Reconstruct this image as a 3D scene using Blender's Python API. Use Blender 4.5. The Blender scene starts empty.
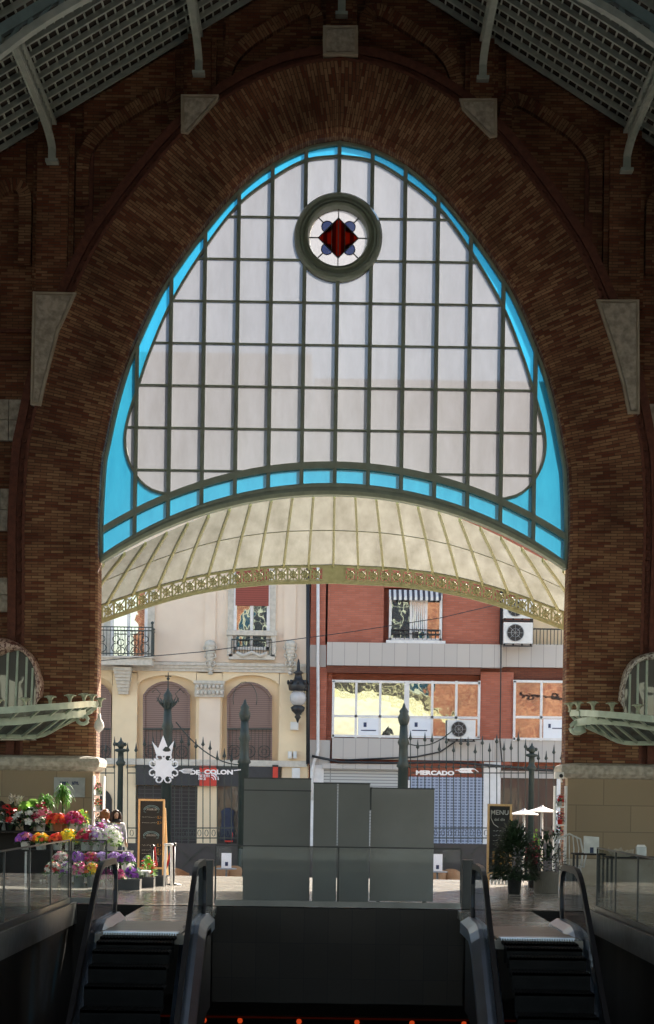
import bpy, math, random
from mathutils import Vector, Matrix, noise
random.seed(7)
R = math.radians
sc = bpy.context.scene
COL = sc.collection
PI = math.pi

# ---------------------------------------------------------------- camera model
F, EYE, VX, VY, ROLL = 2100.0, 1.75, 330.0, 798.0, R(0.85)
CR, SR = math.cos(ROLL), math.sin(ROLL)
def S(D): return F / D
def P(x, y, D):
    """point of the place at distance D that the photograph shows at pixel x, y"""
    a, b = x - VX, y - VY
    u, v = a*CR + b*SR, -a*SR + b*CR
    return Vector((u*D/F, D, EYE - v*D/F))
def H(u, h, D): return Vector((u*D/F, D, EYE + h*D/F))
def PG(x, y, z=0.0):
    a, b = x - VX, y - VY
    v = -a*SR + b*CR
    return P(x, y, (EYE - z)*F/v)
def RC(x0, y0, x1, y1, D):
    xm, ym = (x0+x1)/2, (y0+y1)/2
    return P(x0, ym, D).x, P(x1, ym, D).x, P(xm, y1, D).z, P(xm, y0, D).z

# ---------------------------------------------------------------- materials
def nt(name):
    m = bpy.data.materials.new(name); m.use_nodes = True
    t = m.node_tree; t.nodes.clear()
    o = t.nodes.new('ShaderNodeOutputMaterial')
    return m, t, o
def N(t, kind, **kw):
    n = t.nodes.new(kind)
    for k, v in kw.items():
        if k in n.inputs: n.inputs[k].default_value = v
        else: setattr(n, k, v)
    return n
def pos(t, s=(1,1,1)):
    g = N(t, 'ShaderNodeNewGeometry'); m = N(t, 'ShaderNodeMapping')
    m.inputs['Scale'].default_value = s
    t.links.new(g.outputs['Position'], m.inputs['Vector'])
    return m.outputs['Vector']
def mixc(t, fac, a, b):
    m = N(t, 'ShaderNodeMix', data_type='RGBA')
    if isinstance(fac, (int, float)): m.inputs[0].default_value = fac
    else: t.links.new(fac, m.inputs[0])
    for i, c in ((6, a), (7, b)):
        if isinstance(c, tuple): m.inputs[i].default_value = (*c, 1)
        else: t.links.new(c, m.inputs[i])
    return m.outputs[2]
def ramp(t, fac, a, b, p0=.35, p1=.65):
    r = N(t, 'ShaderNodeValToRGB')
    r.color_ramp.elements[0].position = p0; r.color_ramp.elements[1].position = p1
    r.color_ramp.elements[0].color = (*a, 1); r.color_ramp.elements[1].color = (*b, 1)
    t.links.new(fac, r.inputs[0]); return r.outputs[0]
def M(name, c, rough=.6, metal=0.0, c2=None, sc_=6.0, bump=0.0, bs=30.0, spec=.5, stretch=(1,1,1)):
    m, t, o = nt(name)
    b = N(t, 'ShaderNodeBsdfPrincipled'); b.inputs['Roughness'].default_value = rough
    b.inputs['Metallic'].default_value = metal; b.inputs['Specular IOR Level'].default_value = spec
    if c2 is None: c2 = tuple(x*.8 for x in c)
    p = pos(t, stretch); n = N(t, 'ShaderNodeTexNoise', Scale=sc_, Detail=4.0)
    t.links.new(p, n.inputs['Vector'])
    t.links.new(ramp(t, n.outputs[0], c2, c), b.inputs['Base Color'])
    if bump:
        n2 = N(t, 'ShaderNodeTexNoise', Scale=bs, Detail=3.0); t.links.new(p, n2.inputs['Vector'])
        bm = N(t, 'ShaderNodeBump', Strength=bump, Distance=.02)
        t.links.new(n2.outputs[0], bm.inputs['Height']); t.links.new(bm.outputs[0], b.inputs['Normal'])
    t.links.new(b.outputs[0], o.inputs[0]); return m
def brick(name, c1, c2, mort, bw=.26, rh=.062, ms=.007, uv=False, rough=.85, bias=0.0, big=.5):
    m, t, o = nt(name)
    b = N(t, 'ShaderNodeBsdfPrincipled'); b.inputs['Roughness'].default_value = rough
    b.inputs['Specular IOR Level'].default_value = .25
    if uv:
        vec = N(t, 'ShaderNodeUVMap').outputs[0]
    else:
        g = N(t, 'ShaderNodeNewGeometry'); sp = N(t, 'ShaderNodeSeparateXYZ'); cb = N(t, 'ShaderNodeCombineXYZ')
        ad = N(t, 'ShaderNodeMath', operation='ADD')
        t.links.new(g.outputs['Position'], sp.inputs[0])
        t.links.new(sp.outputs[0], ad.inputs[0]); t.links.new(sp.outputs[1], ad.inputs[1])
        t.links.new(ad.outputs[0], cb.inputs[0]); t.links.new(sp.outputs[2], cb.inputs[1])
        vec = cb.outputs[0]
    br = N(t, 'ShaderNodeTexBrick'); br.inputs['Scale'].default_value = 1
    br.inputs['Brick Width'].default_value = bw; br.inputs['Row Height'].default_value = rh
    br.inputs['Mortar Size'].default_value = ms; br.inputs['Bias'].default_value = bias
    br.inputs['Mortar Smooth'].default_value = .3
    br.inputs['Color1'].default_value = (*c1, 1); br.inputs['Color2'].default_value = (*c2, 1)
    br.inputs['Mortar'].default_value = (*mort, 1)
    t.links.new(vec, br.inputs['Vector'])
    n = N(t, 'ShaderNodeTexNoise', Scale=.9, Detail=5.0); t.links.new(pos(t), n.inputs['Vector'])
    k = ramp(t, n.outputs[0], (1-big,)*3, (1.0,)*3, .3, .65)
    mm = N(t, 'ShaderNodeMix', data_type='RGBA', blend_type='MULTIPLY'); mm.inputs[0].default_value = 1
    t.links.new(br.outputs[0], mm.inputs[6]); t.links.new(k, mm.inputs[7])
    t.links.new(mm.outputs[2], b.inputs['Base Color'])
    bm = N(t, 'ShaderNodeBump', Strength=.6, Distance=.01)
    inv = N(t, 'ShaderNodeMath', operation='SUBTRACT'); inv.inputs[0].default_value = 1
    t.links.new(br.outputs[1], inv.inputs[1]); t.links.new(inv.outputs[0], bm.inputs['Height'])
    t.links.new(bm.outputs[0], b.inputs['Normal'])
    t.links.new(b.outputs[0], o.inputs[0]); return m
def glass_diffuse(name, c, c2, trans, tcol, gloss=.05, scale=1.2):
    """obscured or tinted glass: part of the light is scattered through, part passes straight"""
    m, t, o = nt(name)
    n = N(t, 'ShaderNodeTexNoise', Scale=scale, Detail=8.0, Roughness=.7)
    t.links.new(pos(t, (3, 1, .8)), n.inputs['Vector'])
    col = ramp(t, n.outputs[0], c2, c, .3, .7)
    tl = N(t, 'ShaderNodeBsdfTranslucent'); t.links.new(col, tl.inputs[0])
    tr = N(t, 'ShaderNodeBsdfTransparent'); tr.inputs[0].default_value = (*tcol, 1)
    m1 = N(t, 'ShaderNodeMixShader'); m1.inputs[0].default_value = trans
    t.links.new(tl.outputs[0], m1.inputs[1]); t.links.new(tr.outputs[0], m1.inputs[2])
    gl = N(t, 'ShaderNodeBsdfGlossy', Roughness=.15); m2 = N(t, 'ShaderNodeMixShader'); m2.inputs[0].default_value = gloss
    t.links.new(m1.outputs[0], m2.inputs[1]); t.links.new(gl.outputs[0], m2.inputs[2])
    t.links.new(m2.outputs[0], o.inputs[0]); return m
def clear(name, tint=(.9,.93,.92), gloss=.08, rough=.02):
    m, t, o = nt(name)
    tr = N(t, 'ShaderNodeBsdfTransparent'); tr.inputs[0].default_value = (*tint, 1)
    gl = N(t, 'ShaderNodeBsdfGlossy', Roughness=rough); mx = N(t, 'ShaderNodeMixShader')
    lw = N(t, 'ShaderNodeLayerWeight', Blend=.25)
    mr = N(t, 'ShaderNodeMapRange'); mr.inputs['To Min'].default_value = gloss; mr.inputs['To Max'].default_value = .16
    t.links.new(lw.outputs['Fresnel'], mr.inputs[0]); t.links.new(mr.outputs[0], mx.inputs[0])
    t.links.new(tr.outputs[0], mx.inputs[1]); t.links.new(gl.outputs[0], mx.inputs[2])
    t.links.new(mx.outputs[0], o.inputs[0]); return m
def mirror_glass(name, dark=(.02,.022,.025), fac=.45):
    m, t, o = nt(name)
    d = N(t, 'ShaderNodeBsdfPrincipled'); d.inputs['Base Color'].default_value = (*dark, 1); d.inputs['Roughness'].default_value = .3
    gl = N(t, 'ShaderNodeBsdfGlossy', Roughness=.02); gl.inputs[0].default_value = (.9,.92,.9,1)
    n = N(t, 'ShaderNodeTexNoise', Scale=1.3); bm = N(t, 'ShaderNodeBump', Strength=.25, Distance=.02)
    t.links.new(pos(t), n.inputs['Vector']); t.links.new(n.outputs[0], bm.inputs['Height']); t.links.new(bm.outputs[0], gl.inputs['Normal'])
    mx = N(t, 'ShaderNodeMixShader'); mx.inputs[0].default_value = fac
    t.links.new(d.outputs[0], mx.inputs[1]); t.links.new(gl.outputs[0], mx.inputs[2]); t.links.new(mx.outputs[0], o.inputs[0]); return m
def grid_mat(name, base, line, w, h, ms, rough=.5, offs=0.0, c2=None):
    m, t, o = nt(name)
    b = N(t, 'ShaderNodeBsdfPrincipled'); b.inputs['Roughness'].default_value = rough
    g = N(t, 'ShaderNodeNewGeometry'); sp = N(t, 'ShaderNodeSeparateXYZ'); cb = N(t, 'ShaderNodeCombineXYZ')
    t.links.new(g.outputs['Position'], sp.inputs[0]); t.links.new(sp.outputs[0], cb.inputs[0]); t.links.new(sp.outputs[2], cb.inputs[1])
    br = N(t, 'ShaderNodeTexBrick', offset=offs); br.inputs['Scale'].default_value = 1
    br.inputs['Brick Width'].default_value = w; br.inputs['Row Height'].default_value = h; br.inputs['Mortar Size'].default_value = ms
    br.inputs['Color1'].default_value = (*base, 1); br.inputs['Color2'].default_value = (*(c2 or base), 1); br.inputs['Mortar'].default_value = (*line, 1)
    t.links.new(cb.outputs[0], br.inputs['Vector']); t.links.new(br.outputs[0], b.inputs['Base Color'])
    t.links.new(b.outputs[0], o.inputs[0]); return m
def emit(name, c, s):
    m, t, o = nt(name); e = N(t, 'ShaderNodeEmission', Strength=s); e.inputs[0].default_value = (*c, 1)
    t.links.new(e.outputs[0], o.inputs[0]); return m
def leafm(name, c, c2, tl=.35):
    m, t, o = nt(name)
    n = N(t, 'ShaderNodeTexNoise', Scale=14.0, Detail=2.0); t.links.new(pos(t), n.inputs['Vector'])
    col = ramp(t, n.outputs[0], c2, c, .35, .65)
    b = N(t, 'ShaderNodeBsdfPrincipled'); b.inputs['Roughness'].default_value = .5
    t.links.new(col, b.inputs['Base Color'])
    x = N(t, 'ShaderNodeBsdfTranslucent'); t.links.new(col, x.inputs[0])
    mx = N(t, 'ShaderNodeMixShader'); mx.inputs[0].default_value = tl
    t.links.new(b.outputs[0], mx.inputs[1]); t.links.new(x.outputs[0], mx.inputs[2]); t.links.new(mx.outputs[0], o.inputs[0]); return m
def mosaic(name, a, b_, scale=28.0):
    m, t, o = nt(name)
    v = N(t, 'ShaderNodeTexVoronoi', Scale=scale); t.links.new(pos(t), v.inputs['Vector'])
    sp = N(t, 'ShaderNodeSeparateColor'); t.links.new(v.outputs['Color'], sp.inputs[0])
    col = ramp(t, sp.outputs[0], a, b_, .35, .5)
    b = N(t, 'ShaderNodeBsdfPrincipled'); b.inputs['Roughness'].default_value = .35
    t.links.new(col, b.inputs['Base Color']); t.links.new(b.outputs[0], o.inputs[0]); return m
def tile_floor(name, c, c2, w, rough, line):
    m, t, o = nt(name)
    b = N(t, 'ShaderNodeBsdfPrincipled'); b.inputs['Roughness'].default_value = rough
    br = N(t, 'ShaderNodeTexBrick', offset=0.0); br.inputs['Scale'].default_value = 1
    br.inputs['Brick Width'].default_value = w; br.inputs['Row Height'].default_value = w; br.inputs['Mortar Size'].default_value = .006
    br.inputs['Color1'].default_value = (*c, 1); br.inputs['Color2'].default_value = (*c2, 1); br.inputs['Mortar'].default_value = (*line, 1)
    p = pos(t); t.links.new(p, br.inputs['Vector'])
    n = N(t, 'ShaderNodeTexNoise', Scale=2.5, Detail=6.0); t.links.new(p, n.inputs['Vector'])
    mm = N(t, 'ShaderNodeMix', data_type='RGBA', blend_type='MULTIPLY'); mm.inputs[0].default_value = 1
    t.links.new(br.outputs[0], mm.inputs[6]); t.links.new(ramp(t, n.outputs[0], (.88,)*3, (1.0,)*3), mm.inputs[7])
    t.links.new(mm.outputs[2], b.inputs['Base Color'])
    r2 = ramp(t, n.outputs[0], (rough*.9,)*3, (rough*1.15,)*3); t.links.new(r2, b.inputs['Roughness'])
    t.links.new(b.outputs[0], o.inputs[0]); return m

MT = dict(
 brick=brick('hall_brick', (.17,.055,.028), (.33,.185,.10), (.10,.06,.042), bias=-.15),
 ring=brick('arch_brick', (.16,.052,.028), (.38,.23,.125), (.09,.052,.036), bw=.27, rh=.06, uv=True, bias=-.1),
 redbrick=M('red_brick_edging', (.15,.05,.03), .85, c2=(.10,.034,.022), sc_=9, bump=.4),
 stone=M('pale_limestone', (.50,.45,.38), .9, c2=(.30,.27,.22), sc_=9, bump=.9, bs=16),
 stone_s=M('smooth_limestone', (.44,.39,.31), .8, c2=(.34,.29,.22), sc_=3, bump=.15),
 pier=grid_mat('pier_stone_blocks', (.30,.225,.14), (.19,.145,.095), 1.15, .56, .010, .75, .5, (.25,.19,.12)),
 roofdeck=M('dark_roof_boards', (.035,.026,.02), .9, c2=(.02,.015,.012), sc_=3),
 steel=M('painted_roof_steel', (.42,.47,.43), .45, c2=(.33,.38,.35), sc_=4),
 teal=M('blue_grey_truss_paint', (.20,.29,.30), .45, c2=(.16,.23,.24), sc_=4),
 green=M('green_window_frame_paint', (.27,.32,.25), .42, c2=(.22,.26,.20), sc_=5),
 green_l=M('pale_green_frame_paint', (.38,.43,.31), .45, c2=(.30,.34,.24), sc_=5),
 mint=M('mint_marquee_paint', (.46,.55,.45), .4, c2=(.36,.44,.36), sc_=5),
 olive=M('olive_fascia_paint', (.42,.43,.24), .5, c2=(.33,.34,.18), sc_=12),
 wglass=glass_diffuse('obscured_white_glass', (.092,.095,.106), (.075,.076,.082), .028, (.30,.58,1.0)),
 bglass=glass_diffuse('blue_glass', (.011,.105,.17), (.007,.078,.135), .12, (.04,.40,.76)),
 cglass=glass_diffuse('weathered_canopy_glass', (.150,.147,.124), (.080,.076,.060), .05, (.75,.74,.66), scale=.9),
 sglass=glass_diffuse('rippled_clear_glass', (.11,.112,.122), (.08,.08,.09), .05, (.8,.85,.95), scale=20),
 petal=glass_diffuse('light_blue_stained_glass', (.03,.10,.32), (.02,.08,.27), .12, (.25,.5,.95)),
 lead=M('lead_came', (.05,.06,.06), .5),
 clear=clear('clear_balustrade_glass', (.84,.87,.87), .012),
 clear2=clear('escalator_side_glass', (.55,.6,.64), .02),
 mir=mirror_glass('reflecting_window_glass'),
 darkglass=mirror_glass('dark_window_glass', (.02,.02,.022), .035),
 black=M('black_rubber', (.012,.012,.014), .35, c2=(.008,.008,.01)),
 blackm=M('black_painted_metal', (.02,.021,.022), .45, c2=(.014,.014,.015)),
 inox=M('brushed_stainless_steel', (.50,.60,.76), .30, 1.0, c2=(.46,.55,.70), sc_=3),
 step=M('dark_escalator_step', (.008,.008,.008), .7, c2=(.005,.005,.005), spec=.08),
 floor=tile_floor('polished_hall_floor', (.47,.43,.37), (.43,.39,.34), .6, .17, (.30,.27,.23)),
 street=tile_floor('street_paving', (.60,.56,.50), (.54,.50,.45), .4, .7, (.35,.33,.3)),
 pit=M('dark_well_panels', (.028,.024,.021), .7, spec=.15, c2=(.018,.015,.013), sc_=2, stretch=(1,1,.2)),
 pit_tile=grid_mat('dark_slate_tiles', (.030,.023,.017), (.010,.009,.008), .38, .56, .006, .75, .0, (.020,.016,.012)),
 curb=M('grey_stone_curb', (.16,.15,.14), .5, c2=(.12,.11,.1)),
 screen=M('grey_film_screen', (.155,.155,.145), .6, c2=(.14,.14,.13), sc_=1.5),
 screen2=M('lighter_grey_film_screen', (.235,.23,.215), .6, c2=(.21,.206,.19), sc_=1.5),
 cream=M('cream_render', (.84,.67,.44), .85, c2=(.77,.61,.40), sc_=1.5),
 pale=M('pale_pink_render', (.80,.66,.52), .85, c2=(.75,.61,.48), sc_=1.5),
 white=M('white_paint', (.78,.76,.74), .5, c2=(.7,.68,.66)),
 stonew=M('carved_white_stone', (.62,.57,.49), .8, c2=(.50,.46,.39), sc_=8, bump=.35, bs=24),
 fbrick=brick('street_house_brick', (.42,.13,.08), (.50,.17,.11), (.34,.15,.11), bw=.3, rh=.075, ms=.01, big=.15),
 fgrey=grid_mat('grey_facade_slabs', (.50,.46,.42), (.30,.27,.25), .45, 40.0, .010, .8, .0, (.46,.43,.4)),
 shutter=grid_mat('brown_roller_shutter', (.24,.155,.125), (.12,.07,.06), 60.0, .075, .01, .6),
 redshut=grid_mat('red_roller_blind', (.28,.06,.04), (.16,.03,.02), 60.0, .08, .01, .6),
 metshut=grid_mat('ribbed_grey_shutter', (.50,.50,.48), (.25,.25,.25), 60.0, .11, .02, .5),
 blushut=grid_mat('perforated_blue_shutter', (.13,.16,.23), (.34,.40,.52), .14, .105, .022, .4),
 blkshut=grid_mat('black_shop_grille', (.010,.011,.013), (.05,.05,.055), .32, .14, .012, .4),
 iron=M('wrought_iron', (.035,.05,.045), .5, c2=(.025,.035,.03)),
 irong=M('green_cast_iron', (.028,.042,.033), .5, c2=(.02,.03,.024)),
 charcoal=M('charcoal_fascia_panel', (.035,.038,.042), .5, c2=(.03,.032,.035)),
 red=M('red_sign_panel', (.62,.05,.03), .45, c2=(.56,.04,.025)),
 whitesign=M('white_sign_metal', (.85,.85,.85), .4, c2=(.8,.8,.8)),
 acw=M('white_ac_casing', (.72,.72,.70), .45, c2=(.66,.66,.64)),
 wood=M('orange_pine_frame', (.72,.46,.22), .5, c2=(.60,.36,.15), sc_=20, stretch=(4,4,1)),
 chalk=M('black_chalkboard', (.018,.018,.018), .7, c2=(.012,.012,.012)),
 chalkw=M('white_chalk', (.5,.5,.48), .9), chalky=M('orange_chalk', (.65,.35,.08), .9), chalkb=M('pale_blue_chalk', (.25,.40,.45), .9),
 rattan=M('woven_rattan', (.42,.24,.12), .6, c2=(.26,.14,.07), sc_=60, bump=.6, bs=120),
 paper=M('white_card', (.8,.82,.86), .6, c2=(.78,.8,.84)), ink=M('dark_blue_ink', (.03,.05,.12), .6),
 terracotta=M('terracotta', (.42,.15,.07), .7, c2=(.34,.12,.06)),
 potw=M('white_glazed_pot', (.72,.72,.68), .35), potd=M('dark_glazed_pot', (.03,.03,.03), .2, c2=(.02,.02,.02)),
 potg=M('ribbed_grey_planter', (.20,.18,.15), .7, c2=(.14,.125,.105), sc_=30, stretch=(6,6,.3)),
 crate=M('black_plastic_crate', (.03,.032,.036), .5), bucket=M('grey_zinc_bucket', (.35,.37,.38), .4, .6),
 rope=M('red_velvet_rope', (.45,.02,.02), .8),
 skin=M('skin', (.58,.35,.25), .5, c2=(.55,.32,.22)), hair_b=M('brown_hair', (.07,.032,.018), .5, c2=(.045,.02,.012)),
 hair_o=M('auburn_hair', (.42,.17,.06), .5, c2=(.3,.11,.04)), hair_k=M('black_hair', (.012,.010,.010), .45),
 cloth_p=M('magenta_knit', (.55,.07,.25), .85, c2=(.4,.05,.2)), cloth_g=M('pale_grey_jacket', (.42,.42,.46), .85), scarf=M('black_scarf', (.02,.02,.025), .9),
 cloth_n=M('navy_cloth', (.03,.035,.06), .85), denim=M('dark_denim', (.04,.05,.09), .85),
 mosaic=mosaic('broken_tile_mosaic', (.16,.06,.05), (.62,.44,.36), 24), mosaic2=mosaic('pale_tile_mosaic', (.20,.16,.14), (.6,.57,.52), 22),
 redglow=emit('red_lantern_glow', (1.0,.10,.02), .45), dglow=emit('dim_red_glow', (1.0,.08,.02), .012),
 lampglass=M('frosted_lamp_globe', (.55,.53,.52), .25, c2=(.5,.48,.47)),
 clear3=clear('clean_clear_glass', (.97,.98,.98), .008),
 white_d=M('aged_white_metal', (.60,.60,.57), .5), crimson_lip=M('lips', (.45,.12,.10), .5), plaque=M('faded_plaque', (.34,.36,.36), .6),
 inox_dark=M('dark_ribbed_landing_plate', (.16,.16,.16), .35, .7, c2=(.12,.12,.12), sc_=3), mglass=glass_diffuse('marquee_glass', (.30,.33,.30), (.16,.18,.16), .25, (.6,.65,.6), .12),
 skyl=glass_diffuse('skylight_glass', (.6,.62,.65), (.5,.52,.55), .3, (.8,.85,.9)),
 mir_d=mirror_glass('kiosk_window_glass', (.045,.045,.04), .06),
 awning=grid_mat('striped_awning_cloth', (.62,.62,.60), (.62,.62,.6), .16, 9.0, .0, .8),
)
def stripes(name, a, b_, w):
    m, t, o = nt(name)
    g = N(t, 'ShaderNodeNewGeometry'); sp = N(t, 'ShaderNodeSeparateXYZ'); t.links.new(g.outputs['Position'], sp.inputs[0])
    mu = N(t, 'ShaderNodeMath', operation='MULTIPLY'); mu.inputs[1].default_value = 1/w; t.links.new(sp.outputs[0], mu.inputs[0])
    fr = N(t, 'ShaderNodeMath', operation='FRACT'); t.links.new(mu.outputs[0], fr.inputs[0])
    b = N(t, 'ShaderNodeBsdfPrincipled'); b.inputs['Roughness'].default_value = .7
    r = N(t, 'ShaderNodeValToRGB'); r.color_ramp.interpolation = 'CONSTANT'
    r.color_ramp.elements[0].color = (*a, 1); r.color_ramp.elements[1].color = (*b_, 1); r.color_ramp.elements[1].position = .5
    t.links.new(fr.outputs[0], r.inputs[0]); t.links.new(r.outputs[0], b.inputs['Base Color']); t.links.new(b.outputs[0], o.inputs[0]); return m
MT['awning'] = stripes('striped_awning_cloth', (.05,.055,.07), (.7,.7,.68), .19)
def stripe_glass(name):
    m, t, o = nt(name)
    g = N(t, 'ShaderNodeNewGeometry'); sp = N(t, 'ShaderNodeSeparateXYZ'); t.links.new(g.outputs['Position'], sp.inputs[0])
    mu = N(t, 'ShaderNodeMath', operation='MULTIPLY_ADD'); mu.inputs[1].default_value = 1/.19; mu.inputs[2].default_value = 20.25; t.links.new(sp.outputs[0], mu.inputs[0])
    fr = N(t, 'ShaderNodeMath', operation='FRACT'); t.links.new(mu.outputs[0], fr.inputs[0])
    r = N(t, 'ShaderNodeValToRGB'); r.color_ramp.interpolation = 'CONSTANT'
    r.color_ramp.elements[0].color = (.34,.06,.025,1); r.color_ramp.elements[1].color = (.13,.025,.018,1); r.color_ramp.elements[1].position = .55
    t.links.new(fr.outputs[0], r.inputs[0])
    tl = N(t, 'ShaderNodeBsdfTranslucent'); tr = N(t, 'ShaderNodeBsdfTransparent'); mx = N(t, 'ShaderNodeMixShader'); mx.inputs[0].default_value = .3
    t.links.new(r.outputs[0], tl.inputs[0]); t.links.new(r.outputs[0], tr.inputs[0])
    t.links.new(tl.outputs[0], mx.inputs[1]); t.links.new(tr.outputs[0], mx.inputs[2]); t.links.new(mx.outputs[0], o.inputs[0]); return m
MT['diamond'] = stripe_glass('red_striped_stained_glass')
LEAF = dict(green=leafm('green_leaf', (.13,.32,.05), (.05,.16,.03)), dark=leafm('dark_leaf', (.03,.06,.025), (.012,.028,.012), .15),
 lime=leafm('lime_leaf', (.30,.50,.08), (.15,.34,.05)), grey=leafm('grey_green_leaf', (.20,.30,.16), (.10,.18,.09)),
 red=leafm('red_bloom', (.80,.05,.04), (.55,.02,.03), .25), orange=leafm('orange_bloom', (.95,.22,.04), (.85,.08,.04), .25),
 yellow=leafm('yellow_bloom', (.95,.75,.04), (.9,.55,.02), .25), pink=leafm('pink_bloom', (.90,.35,.42), (.75,.15,.28), .25),
 magenta=leafm('magenta_bloom', (.80,.06,.38), (.6,.03,.25), .25), purple=leafm('purple_bloom', (.42,.12,.62), (.28,.06,.45), .25),
 lilac=leafm('lilac_bloom', (.68,.45,.85), (.5,.3,.72), .25), white=leafm('white_bloom', (.88,.88,.84), (.75,.75,.7), .25),
 cream=leafm('cream_plume', (.85,.78,.68), (.72,.62,.52), .25), crimson=leafm('crimson_bloom', (.62,.03,.10), (.4,.02,.06), .2))

# ---------------------------------------------------------------- mesh building
class MB:
    def __init__(s): s.v, s.f, s.uv, s.sm = [], [], None, []
    def add(s, vs, fs, smooth=False):
        b = len(s.v); s.v += [Vector(v) for v in vs]
        s.f += [tuple(b+i for i in f) for f in fs]; s.sm += [smooth]*len(fs); return s
    def bx(s, x0, x1, y0, y1, z0, z1):
        if x0 > x1: x0, x1 = x1, x0
        if y0 > y1: y0, y1 = y1, y0
        if z0 > z1: z0, z1 = z1, z0
        vs = [(x,y,z) for z in (z0,z1) for y in (y0,y1) for x in (x0,x1)]
        return s.add(vs, [(0,2,3,1),(4,5,7,6),(0,1,5,4),(2,6,7,3),(0,4,6,2),(1,3,7,5)])
    def bar(s, a, b, w, h, up=(0,0,1)):
        """rectangular bar from a to b, w across, h along up"""
        a, b = Vector(a), Vector(b); d = (b-a).normalized(); up = Vector(up)
        sd = d.cross(up)
        if sd.length < 1e-4: up = Vector((0,1,0)); sd = d.cross(up)
        sd.normalize(); u2 = sd.cross(d).normalized()
        vs = [p + sd*(i*w/2) + u2*(j*h/2) for p in (a,b) for j in (-1,1) for i in (-1,1)]
        return s.add(vs, [(0,1,3,2),(4,6,7,5),(0,4,5,1),(2,3,7,6),(0,2,6,4),(1,5,7,3)])
    def path(s, pts, w, h, up=(0,1,0), closed=False):
        """rectangular section swept along pts, mitred; h is along up"""
        pts = [Vector(p) for p in pts]; n = len(pts); up = Vector(up).normalized(); vs = []
        for i, p in enumerate(pts):
            if closed: d = pts[(i+1) % n] - pts[i-1]
            else: d = pts[min(i+1, n-1)] - pts[max(i-1, 0)]
            sd = d.cross(up).normalized()
            vs += [p + sd*w/2 + up*h/2, p + sd*w/2 - up*h/2, p - sd*w/2 - up*h/2, p - sd*w/2 + up*h/2]
        fs = []
        for i in range(n if closed else n-1):
            j = (i+1) % n
            for k in range(4): fs.append((4*i+k, 4*i+(k+1)%4, 4*j+(k+1)%4, 4*j+k))
        if not closed: fs += [(3,2,1,0), (4*n-4,4*n-3,4*n-2,4*n-1)]
        return s.add(vs, fs)
    def tube(s, pts, r, n=6, closed=False):
        pts = [Vector(p) for p in pts]; m = len(pts); vs = []
        rr = r if isinstance(r, (list, tuple)) else [r]*m
        ref = None
        for i, p in enumerate(pts):
            d = (pts[(i+1) % m] - pts[i-1]) if closed else (pts[min(i+1, m-1)] - pts[max(i-1, 0)])
            if d.length < 1e-9: d = Vector((0,0,1))
            d.normalize()
            if ref is None: ref = Vector((0,0,1)) if abs(d.z) < .9 else Vector((1,0,0))
            a = d.cross(ref)
            if a.length < 1e-3: a = d.orthogonal()
            a.normalize(); b = d.cross(a).normalized(); ref = -b if False else ref
            for k in range(n):
                t = 2*PI*k/n; vs.append(p + a*math.cos(t)*rr[i] + b*math.sin(t)*rr[i])
        fs = []
        for i in range(m if closed else m-1):
            j = (i+1) % m
            for k in range(n): fs.append((i*n+k, i*n+(k+1)%n, j*n+(k+1)%n, j*n+k))
        if not closed: fs += [tuple(range(n))[::-1], tuple((m-1)*n+k for k in range(n))]
        return s.add(vs, fs, True)
    def lathe(s, c, prof, n=16, sx=1, sy=1):
        c = Vector(c); vs = []
        for r, z in prof:
            for k in range(n):
                t = 2*PI*k/n; vs.append(c + Vector((r*math.cos(t)*sx, r*math.sin(t)*sy, z)))
        fs = [(i*n+k, i*n+(k+1)%n, (i+1)*n+(k+1)%n, (i+1)*n+k) for i in range(len(prof)-1) for k in range(n)]
        fs += [tuple(range(n))[::-1], tuple((len(prof)-1)*n+k for k in range(n))]
        return s.add(vs, fs, True)
    def ball(s, c, r, n=8, sx=1, sy=1, sz=1):
        return s.lathe(c, [(max(.001, r*math.sin(PI*i/n)), -r*sz*math.cos(PI*i/n)) for i in range(n+1)], max(6, n), sx, sy)
    def prism(s, poly, y0, y1):
        """poly: list of (x, z) in the plane facing the hall, from y0 to y1"""
        n = len(poly)
        vs = [(x, y0, z) for x, z in poly] + [(x, y1, z) for x, z in poly]
        fs = [tuple(range(n)), tuple(range(2*n-1, n-1, -1))] + [(i, n+i, n+(i+1)%n, (i+1)%n) for i in range(n)]
        return s.add(vs, fs)
    def build(s, name, mat, parent=None, smooth=False):
        off = Vector((0,0,0)); q = parent
        while q is not None: off += q.location; q = q.parent
        me = bpy.data.meshes.new(name)
        me.from_pydata([v - off for v in s.v], [], s.f)
        me.polygons.foreach_set('use_smooth', [smooth or x for x in s.sm])
        if s.uv:
            l = me.uv_layers.new(name='UVMap')
            for p in me.polygons:
                for li, vi in zip(p.loop_indices, p.vertices): l.data[li].uv = s.uv[vi]
        me.materials.append(MT[mat] if isinstance(mat, str) else mat)
        me.validate(); me.update()
        o = bpy.data.objects.new(name, me); COL.objects.link(o)
        if parent is not None: o.parent = parent
        return o
def _each(s, name, mat, parent=None):
    """every separate piece of the collected geometry becomes an object of its own"""
    par = list(range(len(s.v)))
    def find(a):
        while par[a] != a: par[a] = par[par[a]]; a = par[a]
        return a
    for f in s.f:
        for i in f[1:]: par[find(i)] = find(f[0])
    gr = {}
    for k, f in enumerate(s.f): gr.setdefault(find(f[0]), []).append(k)
    out = []
    for ks in gr.values():
        ids = sorted({i for k in ks for i in s.f[k]}); mp = {a: b for b, a in enumerate(ids)}
        m = MB(); m.v = [s.v[i] for i in ids]; m.f = [tuple(mp[i] for i in s.f[k]) for k in ks]; m.sm = [s.sm[k] for k in ks]
        out.append(m.build(name, mat, parent))
    return out
MB.each = _each
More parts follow.
